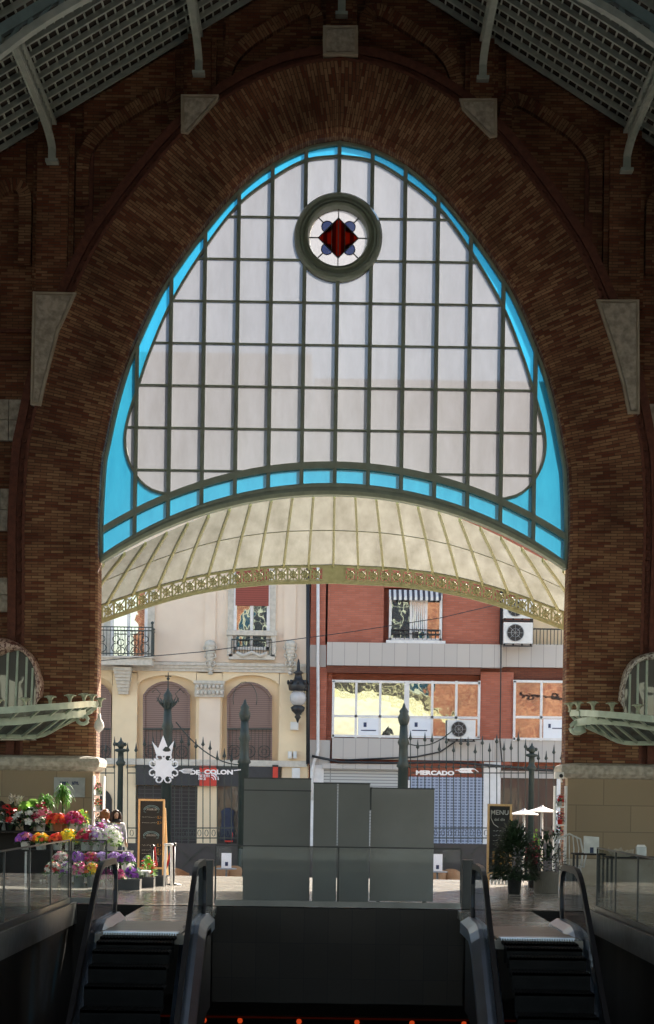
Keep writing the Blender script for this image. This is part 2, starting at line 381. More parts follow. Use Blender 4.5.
def thing(name, label, cat, loc=(0,0,0), group=None):
    o = bpy.data.objects.new(name, None); COL.objects.link(o); o.location = loc
    o.empty_display_size = .1
    o['label'] = label; o['category'] = cat
    if group: o['group'] = group
    return o
def tag(o, label, cat, group=None):
    o['label'] = label; o['category'] = cat
    if group: o['group'] = group
    return o
def struct(o): o['kind'] = 'structure'; return o
def sroot(name, loc=(0,0,0)):
    o = bpy.data.objects.new(name, None); COL.objects.link(o); o.location = loc; o['kind'] = 'structure'; return o
def dup(root, loc, label=None, rz=None, scale=None):
    def cp(o, par):
        c = o.copy(); COL.objects.link(c); c.parent = par
        for ch in kids.get(o.name, []): cp(ch, c)
        return c
    kids = {}
    for o in list(COL.objects):
        if o.parent is not None: kids.setdefault(o.parent.name, []).append(o)
    r = cp(root, None); r.location = loc
    if label: r['label'] = label
    if rz is not None: r.rotation_euler = (0, 0, rz)
    if scale: r.scale = scale
    return r
def text(body, size, x, y, z, mat, parent, ext=.01, name='lettering', bold=0.0, align='LEFT', sx=1.0):
    cu = bpy.data.curves.new(name, 'FONT'); cu.body = body; cu.size = size; cu.extrude = ext; cu.offset = bold
    cu.align_x = align; cu.resolution_u = 3
    cu.materials.append(MT[mat])
    tmp = bpy.data.objects.new(name, cu); COL.objects.link(tmp)
    bpy.context.view_layer.update()
    me = bpy.data.meshes.new_from_object(tmp.evaluated_get(bpy.context.evaluated_depsgraph_get()))
    bpy.data.objects.remove(tmp)
    o = bpy.data.objects.new(name, me); COL.objects.link(o)
    off = Vector((0,0,0)); q = parent
    while q is not None: off += q.location; q = q.parent
    for v in me.vertices: v.co = Vector((v.co.x*sx + x, y - v.co.z, v.co.y + z)) - off
    if parent is not None: o.parent = parent
    return o
def spline(pts, n):
    """Catmull-Rom through pts, n samples evenly by length"""
    pts = [Vector(p) for p in pts]; q = [2*pts[0]-pts[1]] + pts + [2*pts[-1]-pts[-2]]; out = []
    for i in range(1, len(q)-2):
        for k in range(12):
            t = k/12; a, b, c, d = q[i-1], q[i], q[i+1], q[i+2]
            out.append(.5*((2*b) + (c-a)*t + (2*a-5*b+4*c-d)*t*t + (3*b-a-3*c+d)*t**3))
    out.append(pts[-1])
    L = [0]
    for a, b in zip(out, out[1:]): L.append(L[-1] + (b-a).length)
    res, j = [], 0
    for k in range(n+1):
        s = L[-1]*k/n
        while j < len(L)-2 and L[j+1] < s: j += 1
        f = (s-L[j])/max(1e-9, L[j+1]-L[j]); res.append(out[j].lerp(out[j+1], min(1, f)))
    return res
def interp(tab, x):
    if x <= tab[0][0]: return tab[0][1]
    for (a, b), (c, d) in zip(tab, tab[1:]):
        if x <= c: return b + (d-b)*(x-a)/(c-a)
    return tab[-1][1]

# ================================================================ SETTING: the market hall
DW = 44.3                       # where scale 47.4 px/m holds
K = S(DW)
WALLY, RINGY, EXTY = 44.9, 44.45, 45.3
APEX, PITCH, HALF = 1.75 + 856/K, .62, 9.6
def roofz(x): return APEX - PITCH*abs(x)

# pointed-oval arch, inner line in derolled px (a, h) -> metres
ARC = [(236,-83),(236,0),(236,90),(236,160),(236,228),(236,273),(233,330),(229,352),(220,393),(209,430),(199.5,453),(187.5,481),(175,507),(164,524),(140,558),(103,603),(68,632),(32,650),(0,656.5)]
def KB_(h): return K + (GK0-K)*min(1, max(0, (h-150)/300))
GK0 = S(45.0)
half = spline([(-a/KB_(h), EYE + h/KB_(h), 0) for a, h in ARC], 80)
arch = [(p.x, p.y) for p in half] + [(-p.x, p.y) for p in reversed(half[:-1])]
arch[0] = (arch[0][0], 0.0); arch[-1] = (arch[-1][0], 0.0)
nA = len(arch)
def anorm(i):
    a, b = arch[max(0, i-1)], arch[min(nA-1, i+1)]
    t = Vector((b[0]-a[0], b[1]-a[1])).normalized()
    return Vector((-t.y, t.x))      # outward (left side goes up, so left of travel)
NORM = [anorm(i) for i in range(nA)]
def off(i, w): return (arch[i][0] + NORM[i].x*w, arch[i][1] + NORM[i].y*w)
IBEAM = next(i for i in range(nA) if arch[i][1] > EYE + 226/K)
def swept(prof, mat, name, parent=None, i0=0, i1=None, uvscale=1):
    """section (offset outwards, y) swept along the arch"""
    i1 = nA-1 if i1 is None else i1
    mb = MB(); mb.uv = []; L = 0; m = len(prof)
    cum = [0]
    for a, b in zip(prof, prof[1:]): cum.append(cum[-1] + math.hypot(b[0]-a[0], b[1]-a[1]))
    for q, i in enumerate(range(i0, i1+1)):
        if q: L += math.hypot(*(a-b for a, b in zip(off(i, .8), off(i-1, .8))))
        for j, (w, y) in enumerate(prof):
            x, z = off(i, w); mb.v.append(Vector((x, y, z))); mb.uv.append((cum[j], L))
    c = i1-i0+1
    for i in range(c-1):
        for j in range(m-1):
            mb.f.append((i*m+j, i*m+j+1, (i+1)*m+j+1, (i+1)*m+j)); mb.sm.append(False)
    return mb.build(name, mat, parent)

wall = sroot('wall_arch')
swept([(0, EXTY), (0, RINGY+.12), (.05, RINGY+.06)], 'ring', 'arch_reveal', wall)
swept([(.05, RINGY+.06), (.14, RINGY), (1.52, RINGY-.12)], 'ring', 'arch_ring', wall)
swept([(1.52, RINGY-.12), (1.58, RINGY-.12), (1.58, RINGY+.06), (1.72, RINGY+.06), (1.72, RINGY-.02), (1.90, RINGY-.02), (1.90, WALLY)], 'redbrick', 'arch_moulding', wall)
mb = MB()                       # dentils of the moulding
for i in range(18, nA-18, 1):
    x, z = off(i, 1.65)
    mb.bx(x-.035, x+.035, RINGY-.01, RINGY+.08, z-.035, z+.035)
mb.build('arch_dentils', 'redbrick', wall)

def boundary(x, z):
    """outer end of the wall skin beyond ring point x, z"""
    sg = -1 if x < 0 else 1
    if z < 6.0: return (sg*HALF, z)
    dx, dz = x, z-6.0
    t1 = HALF/abs(dx) if abs(dx) > 1e-6 else 1e9
    den = dz + PITCH*abs(dx); t2 = (APEX+.27-6.0)/den if den > 0 else 1e9
    t = min(t1, t2); return (dx*t, 6.0+dz*t)
def skin(w, y, mat, name, flip):
    mb = MB()
    for i in range(nA):
        x, z = off(i, w); z = max(z, 0)
        bx_, bz = boundary(x, z)
        mb.v += [Vector((x, y, z)), Vector((bx_, y, bz))]
    for i in range(nA-1):
        f = (2*i, 2*i+1, 2*i+3, 2*i+2); mb.f.append(f if flip else f[::-1]); mb.sm.append(False)
    return mb.build(name, mat, wall)
skin(1.85, WALLY, 'brick', 'hall_face', True)
skin(0.0, EXTY, 'brick', 'street_face', False)
MB().bx(-17, -HALF+.02, 44.9, EXTY, -1.2, 8.5).bx(HALF-.02, 17, 44.9, EXTY, -1.2, 8.5).build('aisle_end', 'brick', wall)

# brick pilasters, arcaded band under the roof, stone blocks
PIL = [(0.0, .46), (-3.0, .50), (3.0, .50), (-6.07, .66), (6.07, .66)]
def ring_z(x):     # height of the outer ring edge at x
    best = 0
    for i in range(nA//2+1):
        ox, oz = off(i, 1.9)
        if ox <= -abs(x): best = oz
        else: break
    return best
for x, w in PIL:
    zb = {0.0: P(340, 28, DW).z, 3.0: P(200, 96, DW).z, 6.07: P(54, 292, DW).z}[abs(x)]
    m = MB(); m.bx(x-w/2, x+w/2, RINGY+.05, WALLY, zb-.05, roofz(x)-.05)
    m.bx(x-w/2-.1, x-w/2, WALLY-.22, WALLY, zb-.05, roofz(x)-.1).bx(x+w/2, x+w/2+.1, WALLY-.22, WALLY, zb-.05, roofz(x)-.1)
    m.build('brick_pilaster', 'brick', wall)
def ribbon(path, w, y0, y1, name):
    """course of bricks on end following path, w wide, standing out from y1 to y0"""
    m = MB(); m.uv = []; L = 0; n = len(path)
    for i, p in enumerate(path):
        if i: L += (path[i]-path[i-1]).length
        t = (path[min(i+1, n-1)]-path[max(i-1, 0)]).normalized(); nn = Vector((-t.z, 0, t.x))
        for k, (o_, y, u) in enumerate(((-w/2, y1, -.1), (-w/2, y0, 0), (w/2, y0, w), (w/2, y1, w+.1))):
            q = p + nn*o_; m.v.append(Vector((q.x, y, q.z))); m.uv.append((u, L))
    for i in range(n-1):
        for j in range(3): m.f.append((4*i+j, 4*i+j+1, 4*i+5+j, 4*i+4+j)); m.sm.append(False)
    m.build(name, 'ring', wall)
for sg in (-1, 1):
    for xa, xb in ((.35, 2.64), (3.36, 5.63), (6.52, 9.4)):
        lowz = {2.64: P(200, 92, DW).z, 5.63: P(75, 200, DW).z, 9.4: P(0, 230, DW).z}[xb]
        hiz = {.35: P(323, 30, DW).z, 3.36: P(181, 110, DW).z, 6.52: P(33, 260, DW).z}[xa]
        rb = lambda x: roofz(x)-.72
        pts = [Vector((xb-.17, 0, min(lowz, rb(xb)-.9))), Vector((xb-.17, 0, rb(xb)-.45)), Vector((xb-.30, 0, rb(xb-.3)-.20)), Vector((xb-.62, 0, rb(xb-.62)-.03)), Vector((xb-1.0, 0, rb(xb-1.0))),
               Vector((xa+.75, 0, rb(xa+.75))), Vector((xa+.42, 0, rb(xa+.42)-.06)), Vector((xa+.22, 0, rb(xa+.22)-.28)), Vector((xa+.16, 0, rb(xa)-.65)), Vector((xa+.16, 0, min(hiz, rb(xa)-.9)))]
        pts = [Vector((p.x*sg, 0, p.z)) for p in spline(pts, 40)]
        ribbon(pts if sg < 0 else pts[::-1], .27, WALLY-.20, WALLY, 'soldier_course')
        m = MB()
        for p, q in zip(pts, pts[1:]):
            if abs(p.x-q.x) > .01: m.prism([(p.x, p.z), (q.x, q.z), (q.x, roofz(q.x)+.05), (p.x, roofz(p.x)+.05)], WALLY-.12, WALLY)
        m.build('arcaded_band', 'brick', wall)
for sg in (-1, 1):               # raised brick side strips beyond the pilaster, string courses
    m = MB()
    for z in (P(20, 325, DW).z, P(20, 353, DW).z): m.bx(sg*6.55, sg*9.5, WALLY-.08, WALLY, z-.04, z+.04)
    m.bx(sg*5.25, sg*5.42, WALLY-.1, WALLY, P(75, 285, DW).z, roofz(5.4)-1.0)
    m.build('brick_string_course', 'redbrick', wall)

def stone_piece(idx, pts, y0, y1, inset=.09, mat='stone'):
    t = sroot('trim_%d' % idx)
    m = MB(); m.prism(pts, y0+.05, y1); m.build('stone_block', 'stone_s', t)
    c = Vector((sum(p[0] for p in pts)/len(pts), sum(p[1] for p in pts)/len(pts)))
    def shr(d):
        n = len(pts); out = []
        ar = sum(pts[i][0]*pts[(i+1) % n][1]-pts[(i+1) % n][0]*pts[i][1] for i in range(n)); s = 1 if ar > 0 else -1
        for i in range(n):
            p0, p1, p2 = (Vector(pts[i-1]), Vector(pts[i]), Vector(pts[(i+1) % n]))
            d1, d2 = (p1-p0).normalized(), (p2-p1).normalized()
            n1, n2 = Vector((-d1.y, d1.x))*s, Vector((-d2.y, d2.x))*s
            b = n1+n2; q = p1 + b*(d/max(.35, b.length_squared/1.0)*1.0); out.append((q.x, q.y))
        return out
    a, b = pts, shr(inset); n = len(pts); m = MB()
    vs = [(p[0], y0, p[1]) for p in a] + [(p[0], y0, p[1]) for p in b] + [(p[0], y0+.06, p[1]) for p in a] + [(p[0], y0+.06, p[1]) for p in b]
    fs = []
    for i in range(n):
        j = (i+1) % n
        fs += [(i, j, n+j, n+i), (2*n+i, 2*n+j, j, i), (n+i, n+j, 3*n+j, 3*n+i)]
    m.add(vs, fs); m.build('stone_border', 'stone_s', t)
    MB().prism(shr(inset*1.6), y0+.015, y0+.07).build('rusticated_field', mat, t)
    return t
def raw(pts, D=DW): return [(P(x, y, D).x, P(x, y, D).z) for x, y in pts]
stone_piece(1, raw([(33,292),(76.5,293),(71,306),(59,332),(46,383),(41,406),(30.6,405)]), RINGY-.2, WALLY)
stone_piece(2, raw([(596,300),(639,300),(639.5,414),(628,414),(622,385),(611,345),(602,318)]), RINGY-.2, WALLY)
stone_piece(3, raw([(181,95),(219,95),(218,101),(188,134),(181,133)]), RINGY-.2, WALLY)
stone_piece(4, raw([(459,99),(497,99),(497,137),(490,138),(462,110)]), RINGY-.2, WALLY)
stone_piece(5, raw([(323,27),(358,27),(358,56),(323,56)]), RINGY-.25, WALLY)
k_ = 6
for x0, x1, y0, y1 in ((-40,28,395,437), (-40,15,485,528), (-40,12,575,610), (641,700,400,441), (651,700,490,533), (651,700,579,615)):
    t = sroot('trim_%d' % k_); k_ += 1
    X0, X1, Z0, Z1 = RC(x0, y0, x1, y1, DW)
    m = MB(); nn = 3
    for r_ in range(2):
        zz0, zz1 = Z0+(Z1-Z0)*r_/2, Z0+(Z1-Z0)*(r_+1)/2
        for q in range(nn):
            m.bx(X0+(X1-X0)*q/nn+.008, X0+(X1-X0)*(q+1)/nn-.008, WALLY-.16, WALLY, zz0+.008, zz1-.008)
    m.build('rusticated_blocks', 'stone', t)

# stone pier bases either side of the opening
for sg, nm in ((-1, 'pier_base_left'), (1, 'pier_base_right')):
    t = sroot('wall_' + nm)
    xi = 4.985*sg
    zt = P(50, 771, DW).z if sg < 0 else P(600, 779, DW).z
    MB().bx(xi+.06*sg*-0, sg*HALF, RINGY-.32, EXTY+.15, 0, zt).build('pier_shaft', 'pier', t)
    prof = [(0, .0), (-.06, .03), (-.13, .10), (-.15, .19), (-.12, .27), (-.02, .31), (.2, .33)]
    m = MB(); vs = []
    pl = [(sg*HALF, RINGY-.32), (xi, RINGY-.32), (xi, EXTY+.15)]
    for (px, py), (dx, dy) in zip(pl, ((0, 1), (-sg*-1*1.0*-1, 1), (-sg*-1*-1, 0))):
        for o_, dz in prof:
            # outwards from the pier: towards the hall (-y) and the opening (towards x = 0)
            ox = {0: 0, 1: sg*o_, 2: sg*o_}[pl.index((px, py))]; oy = {0: o_, 1: o_, 2: 0}[pl.index((px, py))]
            vs.append((px+ox, py+oy, zt+dz))
    n = len(prof); m.add(vs, [(j*n+i, j*n+i+1, (j+1)*n+i+1, (j+1)*n+i) for j in range(2) for i in range(n-1)])
    m.build('pier_cap', 'stone', t)
    MB().bx(xi-.03*sg, sg*HALF, RINGY-.36, RINGY-.32, 0, .55).build('pier_plinth', 'stone_s', t)

# side walls with columns, aisles, roof
t = sroot('wall_left')
m = MB().bx(-HALF-.4, -HALF, -6, 45.2, 7.2, 14.2)
for y in range(0, 45, 7): m.bx(-HALF-.35, -HALF-.02, y-.3, y+.3, 0, 7.2)
m.build('clerestory', 'brick', t)
t = sroot('wall_right')
m = MB().bx(HALF, HALF+.4, -6, 45.2, 7.2, 14.2)
for y in range(0, 45, 7): m.bx(HALF+.02, HALF+.35, y-.3, y+.3, 0, 7.2)
m.build('clerestory', 'brick', t)
ceil = sroot('ceiling')
m = MB()
for sg in (-1, 1):
    vs = []
    for y in (-6, EXTY+.6):
        for x in (0, 10.4):
            z = APEX - PITCH*x
            vs += [(sg*x, y, z+.12), (sg*x, y, z+.24)]
    vs = []
    for (ya, yb, xa) in ((-6, 31, 1.5), (31, EXTY+.6, 0)):
        vs = []
        for y in (ya, yb):
            for x in (xa, 10.4):
                z = APEX - PITCH*x + .12
                vs += [(sg*x, y, z+.12), (sg*x, y, z+.24)]
        m.add(vs, [(0,2,6,4), (1,5,7,3), (0,1,3,2), (4,6,7,5), (2,3,7,6), (0,4,5,1)])
m.bx(-17, -HALF, -6, EXTY, 6.9, 7.1).bx(HALF, 17, -6, EXTY, 6.9, 7.1)
m.build('roof_boards', 'roofdeck', ceil)
m = MB()
for sg in (-1, 1): m.add([(0, -6, APEX+.2), (sg*1.6, -6, roofz(1.6)+.26), (sg*1.6, 31, roofz(1.6)+.26), (0, 31, APEX+.2)], [(0,1,2,3)])
m.build('ridge_skylight', 'skyl', ceil)
for sg in (-1, 1):
    for k in range(16):            # rafters parallel to the gable
        y = 44.7 - .61*k
        MB().bar((sg*.05, y, roofz(0)+.13), (sg*10.2, y, roofz(10.2)+.13), .07, .11, (0,0,1)).build('rafter', 'steel', ceil)
    m = MB()
    for k in range(56):            # battens running from rafter to rafter
        x = .1+.175*k; z = roofz(x)+.20
        m.bar((sg*x, 35.4, z), (sg*x, WALLY, z), .03, .045)
    m.build('roof_battens', 'steel', ceil)
gird = sroot('beam_girders'); gird.name = 'trim_20'
for x, footz in ((-6.07, P(52,159,DW).z), (-3.0, P(198,71,DW).z), (0.0, P(340,12,DW).z), (3.0, P(480,76,DW).z), (6.07, P(622,168,DW).z)):
    rz = roofz(x); g = bpy.data.objects.new('roof_girder', None); COL.objects.link(g); g.parent = gird
    yf = RINGY-.1
    MB().bx(x-.13, x+.13, yf-.12, WALLY-.02, footz-.07, footz).build('foot_plate', 'steel', g)
    low = spline([(x, yf, footz), (x, yf-.02, footz+.25), (x, yf-.28, rz-.56), (x, yf-.9, rz-.47), (x, 42.0, rz-.43), (x, 40.5, rz-.42), (x, 38.7, rz-.42)], 22)
    a = MB(); a.path(low, .05, .16, (1,0,0)); 
    for o_ in (-.055, .055): a.path([p + Vector((o_, 0, -.02)) for p in low], .09, .02, (1,0,0))
    a.build('lower_chord', 'steel', g)
    MB().bx(x-.07, x+.07, 38.7, WALLY-.05, rz-.12, rz-.05).bx(x-.07, x+.07, WALLY-.2, WALLY-.05, footz, rz-.1).build('upper_chord', 'steel', g)
    a = MB()
    for i in range(2, 22):
        p, q = low[i], low[min(22, i+1)]
        a.bar(p, (x, p.y, rz-.1), .03, .05, (1,0,0))
        a.bar(p, (x, q.y-.02, rz-.1), .02, .04, (1,0,0))
    a.build('web_bars', 'steel', g)
# transverse arched truss nearest the end wall
tr = bpy.data.objects.new('arched_truss', None); COL.objects.link(tr); tr.parent = gird
pts = []
for k in range(-30, 31):
    x = 8.6*k/30; pts.append(Vector((x, 38.7, 7.74 + math.sqrt(98-x*x))))
a = MB(); a.path(pts, .14, .22, (0,1,0)); a.build('lower_chord', 'steel', tr)
a = MB()
for sg in (-1, 1): a.bar((0, 38.7, roofz(0)-.12), (sg*9.8, 38.7, roofz(9.8)-.12), .2, .16, (0,1,0))
a.build('upper_chord', 'teal', tr)
a = MB()
for k in range(0, 60, 2):
    p = pts[k]; q = pts[k+2] if k+2 <= 60 else pts[60]
    if roofz(p.x)-p.z > .3:
        a.bar(p, (p.x, 38.7, roofz(p.x)-.1), .10, .10, (0,1,0)); 
        a.bar(p, (q.x, 38.7, roofz(q.x)-.1), .07, .07, (0,1,0))
a.build('web_bars', 'teal', tr)

# ---------------------------------------------------------------- floor, escalator well
WX0, WX1, WY0, WY1 = -4.05, 4.18, 8.0, 33.4
PLAT = 46.0
fl = MB()
for x0, x1, y0, y1 in ((-17, WX0, -6, WY1), (WX1, 17, -6, WY1), (-17, 17, WY1, PLAT), (WX0, WX1, -6, WY0)):
    fl.bx(x0, x1, y0, y1, -.25, 0)
struct(fl.build('floor', 'floor'))
EC = (-2.35, 2.63)
COMB = 26.4
for i, ex in enumerate(EC):
    struct(MB().bx(ex-.58, ex+.58, COMB, WY1, -.12, 0).build('floor_landing', 'floor'))
st = MB()
for k in range(6): st.bx(-17, 17, PLAT+.33*k, PLAT+.33*(k+1), -1.2, -.19*(k+1)+.0)
struct(st.build('floor_steps', 'street'))
struct(MB().bx(-70, 70, PLAT+1.98, 90, -1.4, -1.15).build('ground', 'street'))
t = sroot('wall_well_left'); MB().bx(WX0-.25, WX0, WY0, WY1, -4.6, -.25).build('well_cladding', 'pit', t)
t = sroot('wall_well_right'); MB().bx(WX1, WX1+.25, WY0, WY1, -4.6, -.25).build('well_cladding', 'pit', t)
m = MB().bx(WX0, WX0+.05, WY0, WY1, -.3, .04); struct(m.build('trim_curb_left', 'curb'))
m = MB().bx(WX1-.05, WX1, WY0, WY1, -.3, .04); struct(m.build('trim_curb_right', 'curb'))
LZ = -2.41
zb = P(335, 1003, WY1).z
X0, X1 = WEX0, WEX1 = P(213, 950, WY1).x, P(463, 950, WY1).x
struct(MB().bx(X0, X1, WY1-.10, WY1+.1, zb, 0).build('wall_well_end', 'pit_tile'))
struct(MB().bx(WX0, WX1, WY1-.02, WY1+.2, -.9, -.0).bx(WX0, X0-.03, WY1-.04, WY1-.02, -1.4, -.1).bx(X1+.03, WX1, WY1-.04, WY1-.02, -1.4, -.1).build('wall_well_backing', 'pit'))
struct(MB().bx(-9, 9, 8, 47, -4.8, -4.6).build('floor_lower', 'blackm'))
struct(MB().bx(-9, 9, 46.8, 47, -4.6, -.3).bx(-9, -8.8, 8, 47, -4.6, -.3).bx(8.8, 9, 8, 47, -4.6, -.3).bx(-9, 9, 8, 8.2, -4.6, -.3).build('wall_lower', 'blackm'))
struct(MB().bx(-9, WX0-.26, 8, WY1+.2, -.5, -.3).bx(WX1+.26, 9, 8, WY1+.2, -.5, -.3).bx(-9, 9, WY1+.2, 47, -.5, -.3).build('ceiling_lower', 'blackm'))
# bar counter with small red lanterns down on the lower floor
ct = thing('bar_counter', 'dark counter in the lower hall, seen beneath the tiled well wall', 'counter', (0, 38, -4.6))
MB().bx(-3.6, 3.6, 38, 38.6, -4.6, LZ-.04).build('counter_front', 'black', ct)
MB().bx(-3.7, 3.7, 37.9, 38.7, LZ-.04, LZ).build('counter_top', 'step', ct)
lant = None
LP_ = [(204, 'on the counter end nearest the flower stall', 1018), (240, 'second from the flower stall end of the counter', 1021), (299, 'on the counter under the seam between the two tall screens', 1021),
       (357, 'on the counter under the lighter screen', 1021), (412, 'on the counter below the blue shutter edge of the lighter screen', 1020), (464, 'on the counter end nearest the planter side', 1020)]
for i, (px, w, py) in enumerate(LP_):
    p = P(px, py, 38.3); loc = (p.x, 38.3, LZ)
    lab = 'small glowing red lantern ' + w
    if lant is None:
        lant = thing('lantern', lab, 'lantern', loc, 'red lanterns on the lower bar counter')
        MB().lathe(loc, [(.07,0),(.08,.01),(.08,.02),(.03,.03)], 10).build('base', 'black', lant)
        MB().lathe(Vector(loc)+Vector((0,0,.03)), [(.03,0),(.05,.04),(.04,.08),(.02,.09)], 10).build('glass_shade', 'redglow', lant)
    else: dup(lant, loc, lab)
gl = thing('red_glow_strip', 'long dim glowing strip added for the red reflections at the foot of the tiled well wall', 'light', (0, 46.5, -3.15))
MB().bx(-4.2, 4.2, 46.58, 46.62, -3.16, -3.12).build('glow_strip', 'dglow', gl)  # added glowing strip, stands in for dim red reflections in the lower hall
MB().bx(-4.3, 4.3, 46.62, 46.7, -3.2, -3.1).build('strip_backing', 'black', gl)

# ---------------------------------------------------------------- great arched window
GY = 45.0
GK = S(GY)
def G(u, h, y=GY): return (u/GK, y, EYE + h/GK)
sG = GK/K   # px at the glass plane for a point of the arch line: a*sG
win = sroot('window_1')
swept([(.02, GY-.06), (-.05, GY-.06), (-.075, GY-.02), (-.075, GY+.12), (.02, GY+.12)], 'green', 'outer_frame', win, IBEAM, nA-1-IBEAM)
def arcpt(R_, top, a): return top - (R_ - math.sqrt(R_*R_ - a*a))
UB = lambda a: arcpt(426, 336, a)      # upper edge of upper beam
UBl = lambda a: arcpt(426, 329, a)
BB = lambda a: arcpt(395, 314, a)      # bottom of blue band
LB = lambda a: arcpt(413, 303, a)
def beam(top, bot, y0, y1, mat, name, A=240):
    m = MB(); n = 60; vs = []
    for k in range(n+1):
        a = -A + 2*A*k/n
        for f, y in ((top, y0), (bot, y0), (bot, y1), (top, y1)): vs.append(G(a, f(a)) if False else (a/GK, y, EYE + f(a)/GK))
    fs = [(4*k+j, 4*k+(j+1) % 4, 4*k+4+(j+1) % 4, 4*k+4+j) for k in range(n) for j in range(4)]
    m.add(vs, fs); return m.build(name, mat, win)
beam(UB, UBl, GY-.09, GY+.10, 'green', 'upper_beam', 231)
beam(BB, LB, GY-.16, GY+.25, 'green', 'lower_beam', 232)
beam(lambda a: BB(a)-1.5, lambda a: BB(a)-4, GY-.20, GY-.1, 'green', 'beam_moulding', 231)
beam(lambda a: LB(a)+3, lambda a: LB(a)-1, GY-.22, GY-.1, 'green_l', 'beam_lip', 231)
INN = [(0,642),(34,637),(66,619),(100,592),(133.5,547.5),(165.5,494),(186,445),(196.5,413),(206.5,380),(210.3,356),(206.4,334),(195.5,315.5),(183,305.6),(168,301.5)]
inn = spline([(-a, h, 0) for a, h in INN], 60)
innL = [(p.x, p.y) for p in inn]; innR = [(-x, h) for x, h in reversed(innL)]
line = [(x/GK, GY, EYE+h/GK) for x, h in innL + innR[1:]] if False else [(x/GK, GY, EYE+h/GK) for x, h in reversed(innL)] 
full = [(x/GK, GY+.02, EYE+h/GK) for x, h in reversed(innL)] + [(-x/GK, GY+.02, EYE+h/GK) for x, h in innL[1:]]
MB().path(full, .05, .14, (0,1,0)).build('inner_arch_bar', 'green', win)
# glazing
botc = [(-168+2*168*k/30) for k in range(31)]
whitepoly = [(x, h) for x, h in reversed(innL)] + [(-x, h) for x, h in innL[1:]] + [(a, UB(a)-1) for a in reversed(botc[1:-1])]
def flat(poly, y, mat, name, parent, holes=None):
    m = MB(); m.add([(x/GK, y, EYE+h/GK) for x, h in poly], [tuple(range(len(poly)))]); return m.build(name, mat, parent)
# white field as a fan of strips with the rosette opening left out
def strips(y, mat, name):
    m = MB(); cols = 84; A = 210.0
    def top(a):
        a = abs(a); best = 0
        for (x0, h0), (x1, h1) in zip(innL, innL[1:]):
            x0, x1 = -x0, -x1
            if min(x0, x1) <= a <= max(x0, x1) and x0 != x1:
                h = h0+(h1-h0)*(a-x0)/(x1-x0); best = max(best, h)
        return best
    def bot(a):
        a = abs(a)
        if a <= 168: return UB(a)-1
        c = [h0+(h1-h0)*(a+x0)/(x0-x1) if x0 != x1 else h0 for (x0, h0), (x1, h1) in zip(innL, innL[1:]) if min(-x0, -x1) <= a <= max(-x0, -x1)]
        return min(c) if c else 350
    xs = sorted(set([-A + 2*A*k/cols for k in range(cols+1)] + [-168, 168]))
    for a0, a1 in zip(xs, xs[1:]):
        t0, t1, b0, b1 = top(a0), top(a1), bot(a0), bot(a1)
        if abs(a0) >= 210: t0 = b0 = 356
        if abs(a1) >= 210: t1 = b1 = 356
        if max(abs(a0), abs(a1)) <= 40.01:     # cut the round opening
            r = 38
            def c(a): return math.sqrt(max(0, r*r-a*a))
            m.add([(a0/GK, y, EYE+b0/GK), (a1/GK, y, EYE+b1/GK), (a1/GK, y, EYE+(560-c(a1))/GK), (a0/GK, y, EYE+(560-c(a0))/GK)], [(0,1,2,3)])
            m.add([(a0/GK, y, EYE+(560+c(a0))/GK), (a1/GK, y, EYE+(560+c(a1))/GK), (a1/GK, y, EYE+t1/GK), (a0/GK, y, EYE+t0/GK)], [(0,1,2,3)])
        else:
            m.add([(a0/GK, y, EYE+b0/GK), (a1/GK, y, EYE+b1/GK), (a1/GK, y, EYE+t1/GK), (a0/GK, y, EYE+t0/GK)], [(0,1,2,3)])
    return m.build(name, mat, win)
strips(GY+.03, 'wglass', 'obscured_glazing')
# blue border: between the arch and the inner bar, and the spandrels down to the upper beam, plus the curved band
hi = [(x*GK, (z-EYE)*GK) for x, z in arch[:nA//2+1] if (z-EYE)*GK >= UBl(230)-2]
bl = MB()
def lerp_poly(L_, n):
    pts = spline([(a, b, 0) for a, b in L_], n) ; return pts
outer = lerp_poly(hi[::2] + ([hi[-1]] if len(hi) % 2 == 0 else []), 100)
innrev = lerp_poly(innL[::-1], 100)     # from bottom (168) to top
# walk the outer line; inner partner: along UB from 232 to 168, then along the inner bar
low = [(-232+64*k/30, UB(232-64*k/30)-1) for k in range(30)]
part = low + [(p.x, p.y) for p in innrev]
prt = lerp_poly(part, 100)
# match by length fraction tuned so both reach the top together
for sg in (1, -1):
    vs = [(sg*p.x/GK, GY+.03, EYE+p.y/GK) for p in outer] + [(sg*p.x/GK, GY+.03, EYE+p.y/GK) for p in prt][::-1]
    bl.add(vs, [tuple(range(len(vs)))])
n = 60
vs = []
for k in range(n+1):
    a = -231+462*k/n; vs += [(a/GK, GY+.03, EYE+(UBl(a)+.5)/GK), (a/GK, GY+.03, EYE+(BB(a)-.5)/GK)]
bl.add(vs, [(2*k, 2*k+1, 2*k+3, 2*k+2) for k in range(n)])
bl.build('blue_glazing', 'bglass', win)
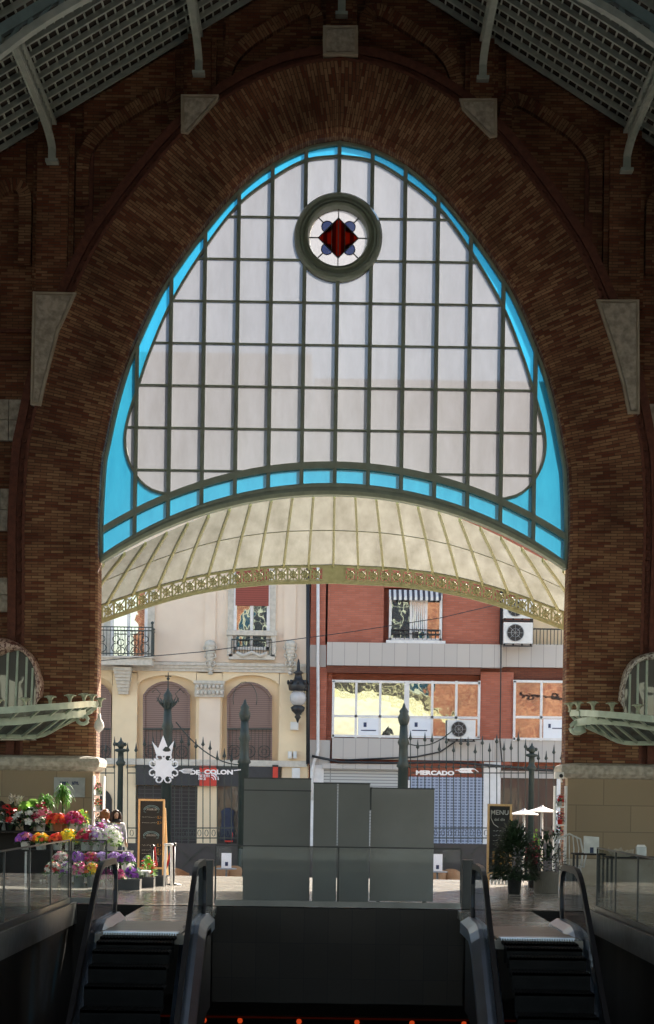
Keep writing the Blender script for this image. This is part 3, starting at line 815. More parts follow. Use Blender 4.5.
# mullions and glazing bars
def arch_h(a):
    a = abs(a); best = 0
    for (x0, z0), (x1, z1) in zip(arch[:nA//2+1], arch[1:nA//2+1]):
        X0_, X1_ = -x0*GK, -x1*GK
        if min(X0_, X1_) <= a <= max(X0_, X1_) and X0_ != X1_:
            best = max(best, (z0+(z1-z0)*(a-X0_)/(X1_-X0_)-EYE)*GK)
    return best
def inner_span(h):
    xs = [-(x0+(x1-x0)*(h-h0)/(h1-h0)) for (x0, h0), (x1, h1) in zip(innL, innL[1:]) if h0 != h1 and min(h0, h1) <= h <= max(h0, h1)]
    lim = max(xs) if xs else 0
    lo = 0
    if h < 336:
        lo = math.sqrt(max(0, 426**2-(426-336+h)**2))
    return lo, lim
for k in range(-6, 7):
    a = 33.2*k; top = arch_h(a)
    segs = [(BB(a), top)]
    if abs(k) <= 1:
        r = 42 if k == 0 else math.sqrt(42*42-33.2**2)
        segs = [(BB(a), 560-r), (560+r, top)]
    m = MB()
    for z0, z1 in segs:
        m.bx((a-1.9)/GK, (a+1.9)/GK, GY-.07, GY+.16, EYE+z0/GK, EYE+z1/GK)
        m.bx((a-.8)/GK, (a+.8)/GK, GY-.10, GY-.07, EYE+z0/GK, EYE+z1/GK)
    m.build('mullion', 'green', win)
for k in range(7):
    h = 580-42.4*k; lo, hi_ = inner_span(h)
    m = MB()
    cut = math.sqrt(max(0, 42*42-(h-560)**2)) if abs(h-560) < 42 else 0
    lo = max(lo, cut)
    for sg in (-1, 1): m.bx(sg*lo/GK, sg*hi_/GK, GY-.03, GY+.07, EYE+(h-.75)/GK, EYE+(h+.75)/GK)
    m.build('glazing_bar', 'green', win)
# rosette
ros = sroot('window_2', (0, GY, EYE+560/GK))
def ringp(prof, mat, name):
    """prof: (radius px, y)"""
    n = 48; m = MB(); vs = []
    for r, y in prof:
        for k in range(n):
            t = 2*PI*k/n; vs.append((r*math.cos(t)/GK, y, EYE+(560+r*math.sin(t))/GK))
    q = len(prof)
    m.add(vs, [(i*n+k, i*n+(k+1) % n, ((i+1) % q)*n+(k+1) % n, ((i+1) % q)*n+k) for i in range(q) for k in range(n)], False)
    o = m.build(name, mat, ros); 
    return o
ringp([(44, GY+.1), (44, GY-.14), (42, GY-.22), (39, GY-.22), (37.5, GY-.13), (36, GY-.13), (33, GY-.24), (30.5, GY-.22), (29, GY-.10), (28.5, GY+.1)], 'green', 'ring_frame')
m = MB(); m.add([(28.6*math.cos(2*PI*k/40)/GK, GY+.03, EYE+(560+28.6*math.sin(2*PI*k/40))/GK) for k in range(40)], [tuple(range(40))]); m.build('rippled_glazing', 'sglass', ros)
MB().prism([(-20/GK, EYE+560/GK), (0, EYE+540/GK), (20/GK, EYE+560/GK), (0, EYE+580/GK)], GY+.005, GY+.02).build('red_diamond', 'diamond', ros)
for q in range(4):
    t0 = PI/4+q*PI/2; m = MB(); cx, cz = 15.8*math.cos(t0)/GK, EYE+(560+15.8*math.sin(t0))/GK
    m.prism([(cx+5.6/GK*math.cos(2*PI*k/18), cz+5.6/GK*math.sin(2*PI*k/18)) for k in range(18)], GY+.008, GY+.025); m.build('blue_petal', 'petal', ros)
m = MB()
def q3(u, v): return (u/GK, GY-.005, EYE+(560+v)/GK)
for a, b in (((-20,0),(0,20)),((0,20),(20,0)),((20,0),(0,-20)),((0,-20),(-20,0)),((20,0),(29,0)),((-20,0),(-29,0)),((0,20),(0,29)),((0,-20),(0,-29)),((-6.6,-13),(-6.6,13)),((6.6,-13),(6.6,13)),((0,-19),(0,19))): m.bar(q3(*a), q3(*b), .022 if abs(a[0]) != 6.6 else .012, .03, (0,1,0))
for q in range(4):
    t0 = PI/4+q*PI/2
    m.bar(q3(21.4*math.cos(t0), 21.4*math.sin(t0)), q3(29*math.cos(t0), 29*math.sin(t0)), .022, .03, (0,1,0))
    m.tube([q3(15.8*math.cos(t0)+5.8*math.cos(t0+s_), 15.8*math.sin(t0)+5.8*math.sin(t0+s_)) for s_ in [(-1.9+3.8*k/10) for k in range(11)]], .010, 5)
m.build('lead_came', 'lead', ros)

# ---------------------------------------------------------------- glazed entrance canopy outside
CT = [(0,303),(33,302.5),(66,298),(100,290),(130,280),(161,266.7),(200,247),(236,228.6),(262,212)]
CB = [(0,231.5),(60,229.5),(100,225),(132,219),(165,210),(200,198),(236,184),(262,172),(300,154)]
YT, YB = 45.35, 48.6
can = thing('glass_canopy', 'fan-shaped glazed canopy with lattice fascia projecting over the arched entrance', 'canopy', (0, YT, 8))
KT, KB = S(YT), S(YB)
top = lambda u: Vector((u/KT, YT, EYE+interp(CT, abs(u))/KT))
botp = lambda u, dh=0: Vector((u/KB, YB - (abs(u)/300)**2*.8, EYE+(interp(CB, abs(u))+dh)/KB))
nr = 11
m = MB()
for k in range(-nr, nr):
    cells = 6
    for j in range(cells):
        f0, f1 = j/cells, (j+1)/cells
        def sag(f): return Vector((0, 0, .05*math.sin(PI*f)))
        a0, a1 = top(20.9*k), top(20.9*(k+1)); b0, b1 = botp(24.9*k, 1), botp(24.9*(k+1), 1)
        m.add([a0.lerp(b0, f0)+sag(f0), a1.lerp(b1, f0)+sag(f0), a1.lerp(b1, f1)+sag(f1), a0.lerp(b0, f1)+sag(f1)], [(0,1,2,3)], True)
m.build('glazing', 'cglass', can)
for k in range(-nr, nr+1):
    a, b = top(20.9*k), botp(24.9*k, 1)
    MB().path([a.lerp(b, f/6)+Vector((0, 0, .05*math.sin(PI*f/6)-.03)) for f in range(7)], .045, .08, (0,0,1)).build('rib', 'olive', can)
m = MB()
for f in (.52,): m.path([top(20.9*k).lerp(botp(24.9*k, 1), f)+Vector((0,0,.06)) for k in range(-nr, nr+1)], .02, .03, (0,0,1))
m.build('purlin', 'olive', can)
fa = MB()
us = [24.9*k/2 for k in range(-2*nr, 2*nr+1)]
for dh, th in ((1.0, .075), (-15.5, .075), (-13, .02)):
    fa.path([botp(u, dh) for u in us], th, .07, (0,1,0))
fa.build('fascia_rails', 'olive', can)
NL = 48
for q in range(NL):
    u = us[0] + (us[-1]-us[0])*(q+.5)/NL
    if abs(u) > 262: continue
    w = (us[-1]-us[0])/NL/2
    m = MB()
    if abs(u) < 11:
        if u > 0: continue
        m.bx(-11/KB, 11/KB, YB-.05, YB+.03, botp(0, -15).z, botp(0, 1).z)
        m.build('plain_tablet', 'olive', can); continue
    for a, b in (((-w, 0), (w, -15)), ((-w, -15), (w, 0))): m.bar(botp(u+a[0], a[1]), botp(u+b[0], b[1]), .03, .03, (0,1,0))
    m.bar(botp(u-w, 0), botp(u-w, -15), .045, .04, (0,1,0))
    c = botp(u, -7.4)
    m.tube([c + Vector((.075*math.cos(2*PI*k/10), -.01, .075*math.sin(2*PI*k/10))) for k in range(10)], .018, 5, True)
    m.ball(c, .035, 5)
    for k in range(4):
        t = PI/2*k; m.bar(c, c + Vector((.12*math.cos(t), 0, .12*math.sin(t))), .03, .02, (0,1,0))
    m.build('lattice_panel', 'olive', can)

# ================================================================ the street: two houses
FD = 76.0
def FR(m, x0, y0, x1, y1, ya, yb, D=FD):
    a, b, c, d = RC(x0, y0, x1, y1, D); return m.bx(a, b, D+ya, D+yb, c, d)
GZ = -1.15
# --- cream house
hA = thing('apartment_house', 'cream rendered house with carved stone trim and arched brown shutters across the street', 'building', (P(200,862,FD).x, FD, GZ))
XA0, XA1 = P(-120, 700, FD).x, P(307, 700, FD).x
ztop = 17.0
z662 = P(200, 662, FD).z
AW = [(95-22, 111, 681), (143, 190, 681), (227, 272, 682)]
MB().bx(XA0, XA1, FD, FD+9, z662, ztop+.8).build('upper_wall', 'pale', hA)
# lower wall pieces round the arched openings
def arch_poly(x0, y0, x1, y1, rise, D=FD, n=10):
    pts = [P(x0, y1, D), P(x0, y0+rise, D)]
    for k in range(1, n):
        t = k/n; x = x0+(x1-x0)*t; y = y0+rise*(1-math.sin(PI*t)**.7)
        pts.append(P(x, y, D))
    pts += [P(x1, y0+rise, D), P(x1, y1, D)]
    return [(p.x, p.z) for p in pts]
z762, zG = P(200, 762, FD).z, GZ
m = MB()
m.bx(XA0, XA1, FD+.25, FD+9, GZ, z662)
edges = [-120, 60, 112, 137, 196, 222, 279, 308]
for a, b in ((-120, 60), (112, 137), (196, 222), (279, 307)):
    X0, X1, Z0, Z1 = RC(a, 672, b, 762, FD); m.bx(X0, X1, FD+.02, FD+.3, Z0, Z1)
m.build('lower_wall', 'cream', hA)
m = MB()     # spandrel above the arched openings
for a, b in ((60, 112), (137, 196), (222, 279)):
    top_ = P((a+b)/2, 662, FD).z; n = 14
    for k in range(n):
        def yy(t): return 675 + 10*(1-math.sin(PI*t)**.6)
        t0, t1 = k/n, (k+1)/n
        p0, p1 = P(a+(b-a)*t0, yy(t0), FD), P(a+(b-a)*t1, yy(t1), FD)
        m.prism([(p0.x, p0.z), (p1.x, p1.z), (p1.x, top_), (p0.x, top_)], FD+.02, FD+.3)
X0, X1, Z0, Z1 = RC(-120, 662, 60, 685, FD)
for a, b in ((-120,60),(112,137),(196,222),(279,308)): FR(m, a, 661, b, 673, .02, .3)
m.build('spandrel', 'cream', hA)
for i, (x0, x1, y0) in enumerate(AW):
    t = bpy.data.objects.new('shuttered_window', None); COL.objects.link(t); t.parent = hA
    MB().prism(arch_poly(x0, y0, x1, 762, 13), FD+.10, FD+.24).build('surround', 'cream', t)
    po = arch_poly(x0+2, y0+2, x1-2, 761, 13)
    MB().prism(po, FD+.06, FD+.12).build('roller_shutter', 'shutter', t)
    m = MB()
    pp = arch_poly(x0+1, y0+1, x1-1, 761, 13); m.path([(p[0], FD+.04, p[1]) for p in pp], .08, .08, (0,1,0)); m.build('casing', MT['shutter'], t)
    m = MB(); a, b = P(x0, 729, FD), P(x1, 729, FD)
    m.bar((a.x, FD-.02, a.z), (b.x, FD-.02, b.z), .05, .05); lo = P(x0, 760, FD).z
    for k in range(12): xx = a.x+(b.x-a.x)*(k+.5)/12; m.bar((xx, FD-.02, a.z), (xx, FD-.02, lo), .018, .018)
    for k in range(3):
        cx = a.x+(b.x-a.x)*(k+.5)/3
        m.tube([(cx+.22*math.cos(q), FD-.03, lo+.32+.22*math.sin(q)) for q in [2*PI*j/12 for j in range(12)]], .014, 4, True)
        m.tube([(cx+.10*math.cos(q), FD-.03, lo+.32+.10*math.sin(q)) for q in [2*PI*j/8 for j in range(8)]], .012, 4, True)
    m.build('guard_rail', 'iron', t)
m = MB()
for y0, y1, o_ in ((661, 664, .16), (664, 667, .10), (667, 670, .05), (758, 764, .12)): FR(m, -120, y0, 307, y1, -o_, .1)
m.build('string_course', 'stonew', hA)
m = MB(); FR(m, 199, 696, 220, 762, -.10, .1); m.build('pilaster_shaft', 'pale', hA)
m = MB()
FR(m, 195, 682, 224, 697, -.22, .1)
for k in range(7):
    for j in range(2): p = P(198+4*k, 687+6*j, FD); m.ball((p.x, FD-.24, p.z), .07, 6, sz=1.3)
FR(m, 194, 681, 225, 684, -.28, .1)
m.build('carved_capital_pilaster', 'stonew', hA)
m = MB()
for x0, x1 in ((205, 216), (284, 296)): FR(m, x0, 560, x1, 645, -.05, .1)
m.each('flat_pilaster', 'pale', hA)
for xc in (210.5, 290.5):
    m = MB()
    for k in range(9):
        f = k/8; p = P(xc, 645+28*f, FD); r = (.22-.12*f)
        m.ball((p.x, FD-.16+.10*f, p.z), r, 7, sy=.9, sz=.8)
    for s_ in (-1, 1):
        for j in range(3): p = P(xc+s_*4*(1-.2*j), 648+8*j, FD); m.tube([(p.x+.09*math.cos(q), FD-.2, p.z+.09*math.sin(q)) for q in [2*PI*i_/8 for i_ in range(8)]], .03, 5, True)
    m.build('carved_drop', 'stonew', hA)
# balcony on the near edge
bal = bpy.data.objects.new('balcony', None); COL.objects.link(bal); bal.parent = hA
m = MB(); X0, X1, Z0, Z1 = RC(40, 659, 154, 666, FD); m.bx(X0, X1, FD-.9, FD, Z0, Z1); m.bx(X0, X1+.06, FD-.98, FD, Z1, Z1+.06)
m.build('slab', 'stonew', bal)
m = MB(); p = P(124, 668, FD)
for k in range(8): f = k/7; m.bx(p.x-.32+.14*f, p.x+.32-.14*f, FD-.7+.55*f, FD, P(124, 668+23*f, FD).z-.12, P(124, 668+23*f, FD).z)
m.build('carved_bracket', 'stonew', bal)
zt_, zb_ = P(125, 629, FD).z, P(125, 658, FD).z
m = MB()
for z in (zt_, zt_-.12, zb_+.1): m.bar((X0, FD-.9, z), (X1, FD-.9, z), .04, .04); m.bar((X1, FD-.9, z), (X1, FD, z), .04, .04)
for k in range(34):
    x = X0+(X1-X0)*k/33; m.bar((x, FD-.9, zb_-.02), (x, FD-.9, zt_), .02, .02)
for k in range(5):
    y = FD-.9+.2*k; m.bar((X1, y, zb_-.02), (X1, y, zt_), .02, .02)
for k in range(8):
    cx = X0+(X1-X0)*(k+.5)/8
    for dz, r in ((.30, .16), (.62, .12)): m.tube([(cx+r*math.cos(q), FD-.92, zb_+dz+r*math.sin(q)) for q in [2*PI*j/10 for j in range(10)]], .016, 4, True)
m.bar((X1, FD-.9, zb_), (X1, FD-.9, zt_+.12), .07, .07); m.ball((X1, FD-.9, zt_+.16), .06, 6)
m.build('railing', 'iron', bal)
def win_rect(par, x0, y0, x1, y1, frame=2.2, div=(), hdiv=(), glass='mir', fm='white', name='window', dep=.05, D=FD, surround=None):
    t = bpy.data.objects.new(name, None); COL.objects.link(t); t.parent = par
    if surround:
        m = MB(); s_ = surround
        for a in ((x0-s_, y0-s_, x0, y1+s_), (x1, y0-s_, x1+s_, y1+s_), (x0-s_, y0-s_, x1+s_, y0)): FR(m, *a, -.09, .05, D)
        m.build('stone_surround', 'stonew', t)
    m = MB(); FR(m, x0, y0, x1, y1, dep-.10, dep-.07, D); m.build('pane', glass, t)
    m = MB()
    for a in ((x0, y0, x0+frame, y1), (x1-frame, y0, x1, y1), (x0, y0, x1, y0+frame), (x0, y1-frame, x1, y1)): FR(m, *a, dep-.16, dep-.04, D)
    for d in div: FR(m, d-frame/2, y0, d+frame/2, y1, dep-.15, dep-.05, D)
    for d in hdiv: FR(m, x0, d-frame/2, x1, d+frame/2, dep-.15, dep-.05, D)
    m.build('frame', fm, t); return t
win_rect(hA, 111, 560, 148, 659, 3, (129,), (), 'mir', 'white', 'balcony_door', surround=7)
w_ = win_rect(hA, 234, 560, 270, 650, 3, (252,), (), 'mir', 'white', 'window', surround=6)
m = MB(); FR(m, 236, 560, 269, 606, -.14, -.09); m.build('roller_blind', 'redshut', w_)
m = MB(); FR(m, 227, 631, 277, 636, -.35, .05); FR(m, 229, 655, 275, 660, -.3, .05)
for x in (228, 271): FR(m, x, 636, x+5, 657, -.3, .05)
p = P(252, 656, FD)
m.tube([(p.x-.55, FD-.3, p.z+.1), (p.x-.3, FD-.34, p.z-.02), (p.x, FD-.34, p.z+.12), (p.x+.3, FD-.34, p.z-.02), (p.x+.55, FD-.3, p.z+.1)], .07, 6)
m.build('stone_balconet', 'stonew', w_)
m = MB(); a, b = P(232, 640, FD), P(272, 640, FD); lo = P(250, 655, FD).z
for k in range(16): xx = a.x+(b.x-a.x)*k/15; m.bar((xx, FD-.32, a.z), (xx, FD-.32, lo), .018, .018)
m.bar((a.x, FD-.32, a.z), (b.x, FD-.32, a.z), .04, .04); m.build('guard_rail', 'iron', w_)
# shops under the cream house
m = MB(); FR(m, 136, 766, 280, 786, -.15, .3); m.build('shop_fascia', 'charcoal', hA)
m = MB(); FR(m, 137, 786, 197, 866, .02, .1); m.build('shop_grille', 'blkshut', hA)
m = MB(); FR(m, 216, 786, 282, 880, .0, .1); m.build('shop_window', 'darkglass', hA)
m = MB(); FR(m, 95, 762, 136, 880, .0, .15); FR(m, 197, 786, 217, 880, -.05, .15); FR(m, 281, 766, 307, 880, -.02, .15); m.each('shop_pier', 'cream', hA)
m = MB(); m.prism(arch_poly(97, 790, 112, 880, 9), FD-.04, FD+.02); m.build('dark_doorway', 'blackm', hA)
s1 = thing('shop_sign', 'square red sign with white dome logo and three text lines on the dark shop fascia', 'sign', P(209, 787, FD-.3))
m = MB(); FR(m, 200, 766, 217, 786, -.30, -.22); m.build('panel', 'red', s1)
m = MB(); c = P(211, 780, FD)
for r0 in (.10, .19, .28):
    pp = [(c.x + .02 + r0*math.sin(q), c.z + r0*math.cos(q)*1.05) for q in [PI/2*j/6 for j in range(7)]]
    pp += [(x_-(x_-c.x-.02)*.22, z_-(z_-c.z)*.22) for x_, z_ in reversed(pp)]
    m.prism(pp, FD-.32, FD-.30)
m.build('dome_logo', 'whitesign', s1)
for i, wd in enumerate(('THE', 'NORTH', 'FACE')): text(wd, .115, c.x-.44, FD-.31, c.z+.20-.10*i, 'whitesign', s1, .008, bold=.004)
s2 = thing('banner', 'narrow red hanging banner on the charcoal fascia above the tall screens', 'banner', P(276, 786, FD-.3))
m = MB(); FR(m, 273, 767, 278, 784, -.28, -.24); m.build('cloth', 'red', s2)
m = MB(); FR(m, 272.5, 765, 278.5, 767, -.30, -.16); m.build('bracket', 'blackm', s2)
# mannequins behind the shop window: dark coats and an orange one
for x, y0, y1, mt, lb in ((227, 800, 850, 'cloth_n', 'dark coat on a stand in the dark shop window'), (228.5, 832, 842, 'red', 'orange bag hanging low in the dark shop window')):
    c = P(x, y1, FD-.35); hh = (y1-y0)/29.
    t = thing('display_coat' if mt == 'cloth_n' else 'display_bag', lb, 'clothing' if mt == 'cloth_n' else 'bag', c)
    if mt == 'cloth_n':
        MB().lathe(c, [(.26,.35),(.24,.8),(.20,1.15),(.24,1.4),(.12,1.5),(.05,1.52)], 10, 1, .5).build('coat', 'cloth_n', t)
        MB().lathe(c, [(.2,0),(.2,.03),(.03,.05),(.03,.36)], 8).build('stand', 'blackm', t)
    else:
        MB().bx(c.x-.15, c.x+.15, c.y-.08, c.y+.04, c.z, c.z+.34).build('body', 'orange_bag' if 'orange_bag' in MT else 'red', t)
        MB().tube([(c.x-.08, c.y-.02, c.z+.34), (c.x-.06, c.y-.02, c.z+.5), (c.x+.06, c.y-.02, c.z+.5), (c.x+.08, c.y-.02, c.z+.34)], .015, 5).build('handle', 'blackm', t)
# ornate lamp bracketed on the corner
c = P(298, 720, FD-.45)
lm = thing('street_lamp', 'ornate black lantern with pale globe on the corner of the cream house', 'lamp', c)
g = P(298, 698, FD-.45)
MB().ball(g, .30, 10).build('globe', 'lampglass', lm)
m = MB(); zc = P(298, 690, FD).z
m.lathe((g.x, g.y, 0), [(.30,zc-.05),(.34,zc),(.36,zc+.18),(.26,zc+.32),(.16,zc+.36),(.12,zc+.55),(.2,zc+.6),(.06,zc+.68),(.05,zc+.95),(.01,zc+1.1)], 8)
for k in range(8): t_ = 2*PI*k/8; m.ball((g.x+.36*math.cos(t_), g.y+.36*math.sin(t_), zc+.25), .05, 5, sz=1.8)
m.build('crown', 'blackm', lm)
zc = P(298, 706, FD).z
MB().lathe((g.x, g.y, 0), [(.02,zc-.62),(.06,zc-.5),(.12,zc-.42),(.07,zc-.34),(.22,zc-.2),(.26,zc-.08),(.16,zc),(.12,zc+.06)], 10).build('pendant_base', 'blackm', lm)
m = MB(); m.path([(g.x, g.y, zc+1.3), (g.x, FD, zc+1.0)], .05, .05, (1,0,0)); m.path([(g.x, g.y, zc-.2), (g.x+.1, FD, zc-.3)], .05, .05, (1,0,0)); m.each('wall_arm', 'blackm', lm)
for (x, y, w_, h_, lb) in ((294.5, 726, 8, 8, 'white alarm box below the ornate lantern'), (290, 755, 4, 7, 'small grey meter box, the first of a close pair under the lantern'), (295, 755, 3.5, 7, 'slim grey meter box, second of a close pair under the lantern'), (296, 774, 8, 12, 'grey junction box low by the house corner')):
    p = P(x, y+h_/2, FD-.05); t = thing('wall_box', lb, 'box', (p.x, FD, p.z)); a, b, c_, d_ = RC(x-w_/2, y-h_/2, x+w_/2, y+h_/2, FD)
    MB().bx(a, b, FD-.2, FD-.001, c_, d_).build('casing', 'acw', t); MB().bx(a+.03, b-.03, FD-.23, FD-.2, c_+.04, d_-.04).build('cover', 'acw', t)

# --- brick house
hB = thing('brick_house', 'red brick house with grey slab bands and white framed windows', 'building', (P(450,862,FD).x, FD, GZ))
XB0, XB1 = P(309.5, 700, FD).x, P(800, 700, FD).x
m = MB()
m.bx(XB0, XB1, FD+.35, FD+9, GZ, ztop)
FR(m, 310, 560, 327, 765, 0, .4)
FR(m, 327, 400, 385, 645, 0, .4); FR(m, 444, 400, 501, 645, 0, .4); FR(m, 385, 645-0.1, 444, 645, 0, .4); FR(m, 385, 400, 444, 588, 0, .4)
FR(m, 480, 672, 513, 765, .0, .4); FR(m, 322, 672, 332, 740, .15, .4)
m.build('brick_wall', 'fbrick', hB)
m = MB()
FR(m, 327, 644, 502, 667, -.35, .4); FR(m, 502, 645, 660, 668, -.05, .4); FR(m, 309.5, 645, 326, 667, -.05, .4)
FR(m, 332, 739, 494, 760, -.15, .4); FR(m, 494, 740, 700, 763, -.05, .4); FR(m, 309.5, 740, 330, 765, -.05, .4)
m.build('grey_slab_band', 'fgrey', hB)
m = MB(); FR(m, 327, 667, 480, 674, -.28, .4); FR(m, 480, 668, 660, 681, .1, .4); m.build('shaded_lintel', brick('lintel_brick_shade', (.16,.05,.03), (.20,.07,.04), (.1,.05,.04), big=.1), hB)  # house brick darkened in its colour for the shade of the recessed slot
w1 = win_rect(hB, 389, 592, 442, 641, 2.6, (411, 426), (), 'mir', 'white')
m = MB(); a, b = P(391, 630, FD), P(440, 630, FD); lo = P(415, 640, FD).z
for k in range(12): xx = a.x+(b.x-a.x)*k/11; m.bar((xx, FD-.25, a.z), (xx, FD-.25, lo), .02, .02)
for z in (a.z, a.z-.15): m.bar((a.x, FD-.25, z), (b.x, FD-.25, z), .04, .04)
m.build('guard_rail', 'blackm', w1)
m = MB()
for k in range(6): FR(m, 413+k*2.0, 597, 414.3+k*2.0, 632, -.11, -.06)
m.build('curtain', 'white', w1)
FR(MB(), 389, 590, 442, 592, 0, .1)
m = MB(); a, b, c_, d_ = RC(389, 590, 441, 598, FD)
m.add([(a, FD-.02, d_), (b, FD-.02, d_), (b, FD-.42, c_), (a, FD-.42, c_), (a, FD-.42, c_-.12), (b, FD-.42, c_-.12), (a, FD-.02, c_), (b, FD-.02, c_)], [(0,1,2,3), (3,2,5,4), (0,3,6), (1,7,2)])
m.build('striped_awning', 'awning', w1)
m = MB(); FR(m, 386, 641, 445, 644, -.3, .1); m.build('sill', 'white', w1)
wA = win_rect(hB, 332, 681, 480, 738, 2.4, (356, 380, 432, 456), (717,), 'mir', 'white')
m = MB(); FR(m, 404, 681, 409, 738, -.13, .0); m.build('centre_post', 'white', wA)
for x0, x1 in ((358, 379), (409, 431)):
    m = MB(); FR(m, x0, 718, x1, 736, -.09, -.08); m.build('paper_notice', 'paper', wA)
    m = MB(); FR(m, x0+5.5, 722.5, x0+8.5, 727, -.10, -.09); FR(m, x0+3, 730, x0+18, 731, -.10, -.09); m.build('notice_print', 'ink', wA)
wB = win_rect(hB, 513, 681, 640, 741, 2.4, (541, 590), (718,), 'mir', 'white')
for x0, x1 in ((543, 588),):
    m = MB(); FR(m, x0, 719.5, x1, 739, -.09, -.08); m.build('paper_notice', 'paper', wB)
    m = MB(); FR(m, x0+5, 724, x0+7.5, 728, -.10, -.09); FR(m, x0+9, 728, x0+22, 729, -.10, -.09); m.build('notice_print', 'ink', wB)
# terrace beside the upper window
m = MB(); FR(m, 501, 560, 503, 645, -.1, .3); FR(m, 532, 560, 534, 645, .2, .35); m.each('terrace_post', 'blackm', hB)
m = MB(); FR(m, 534, 560, 660, 645, .30, .36); m.build('yellow_terrace_wall', 'cream', hB)
m = MB(); a, b = P(533, 629, FD), P(600, 629, FD); lo = P(550, 645, FD).z
for k in range(20): xx = a.x+(b.x-a.x)*k/19; m.bar((xx, FD-.05, a.z), (xx, FD-.05, lo), .025, .025)
m.bar((a.x, FD-.05, a.z), (b.x, FD-.05, a.z), .05, .05); m.build('terrace_railing', 'blackm', hB)
# ground floor
m = MB(); FR(m, 322, 768, 404, 880, .0, .2); m.build('ribbed_shutter', 'metshut', hB)
m = MB(); FR(m, 322, 764, 404, 769, -.25, .2); m.build('shutter_box', 'fgrey', hB)
m = MB(); FR(m, 408, 777, 483, 880, -.02, .2); m.build('perforated_shutter', 'blushut', hB)
m = MB(); FR(m, 483, 762, 500, 880, -.05, .2); FR(m, 309.5, 765, 323, 880, -.05, .2); FR(m, 400, 780, 409, 880, -.05, .2); FR(m, 556, 770, 564, 880, -.06, .2)
m.each('shop_pier', 'white', hB)
m = MB(); FR(m, 500, 770, 660, 880, .05, .3); m.build('dark_shopfront', 'darkglass', hB)
m = MB(); FR(m, 500, 772, 660, 779, -.05, .3); m.build('shop_header', 'fgrey', hB)
# pipes and cables
c = [P(318, y, FD-.14) for y in (560, 640, 700, 750)] + [P(317, 756, FD-.14), P(314, 761, FD-.14), P(312, 770, FD-.14), P(312, 800, FD-.14)]
tag(MB().tube(c, .06, 8).build('drain_pipe', 'white'), 'thin white drain pipe running down the seam between the two houses', 'pipe')
tag(MB().tube([P(308, y, FD-.26) for y in (560, 700, 764)], .07, 8).build('drain_pipe', 'blackm'), 'dark downpipe at the corner of the cream house', 'pipe')
tag(MB().tube([P(312, 756, FD-.18), P(340, 762, FD-.3), P(400, 763, FD-.25), P(450, 762, FD-.3), P(570, 772, FD-.2)], .05, 6).build('cable_bundle', 'blackm'), 'sagging bundle of black cables above the shop shutters', 'cable')
tag(MB().tube([P(96, 661, FD-6), P(200, 652, FD-6), P(350, 632, FD-6), P(440, 618, FD-6), P(500, 604, FD-6)], .014, 5).build('overhead_wire', 'blackm'), 'thin wire strung across both house fronts', 'wire')
tag(MB().tube([P(455, 742, FD-.2), P(440, 752, FD-.2), P(415, 757, FD-.2), P(345, 760, FD-.2)], .03, 5).build('loose_cable', 'blackm'), 'black cable drooping from the air conditioner under the brick house windows', 'cable')
tag(MB().tube([P(501, 560, FD-.3), P(501, 660, FD-.42), P(500, 740, FD-.12), P(502, 762, FD-.2)], .025, 5).build('thin_cable', 'blackm'), 'thin dark cable hanging down the brick pier between the windows', 'cable')
acp = None
def ac(x0, y0, x1, y1, lb):
    X0, X1, Z0, Z1 = RC(x0, y0, x1, y1, FD-.4)
    t = thing('air_conditioner', lb, 'air conditioner', ((X0+X1)/2, FD-.4, Z0))
    MB().bx(X0, X1, FD-.70, FD-.38, Z0, Z1).build('casing', 'acw', t)
    cx, cz, r = X0+(X1-X0)*.40, (Z0+Z1)/2, (Z1-Z0)*.40
    MB().prism([(cx+r*math.cos(2*PI*k/20), cz+r*math.sin(2*PI*k/20)) for k in range(20)], FD-.71, FD-.70).build('fan_opening', 'blackm', t)
    m = MB()
    for q in (1, .5): m.tube([(cx+r*q*math.cos(2*PI*k/20), FD-.73, cz+r*q*math.sin(2*PI*k/20)) for k in range(20)], .012, 4, True)
    for k in range(8): m.bar((cx, FD-.73, cz), (cx+r*math.cos(PI*k/4), FD-.73, cz+r*math.sin(PI*k/4)), .012, .012, (0,1,0))
    m.build('fan_guard', 'bucket', t)
    m = MB()
    for k in range(4): m.bx(X0+.02+(X1-X0-.1)*k/3, X0+.08+(X1-X0-.1)*k/3, FD-.55, FD-.4, Z0-.06, Z0)
    m.bx(X0, X1, FD-.65, FD-.36, Z0-.10, Z0-.06); m.build('bracket', 'blackm', t)
ac(503, 623, 532, 644, 'white air conditioner, lower of two stacked on the terrace')
ac(503, 600, 532, 619, 'white air conditioner, upper of two stacked on the terrace')
ac(447, 720, 475, 739, 'white air conditioner hanging below the long white framed window')

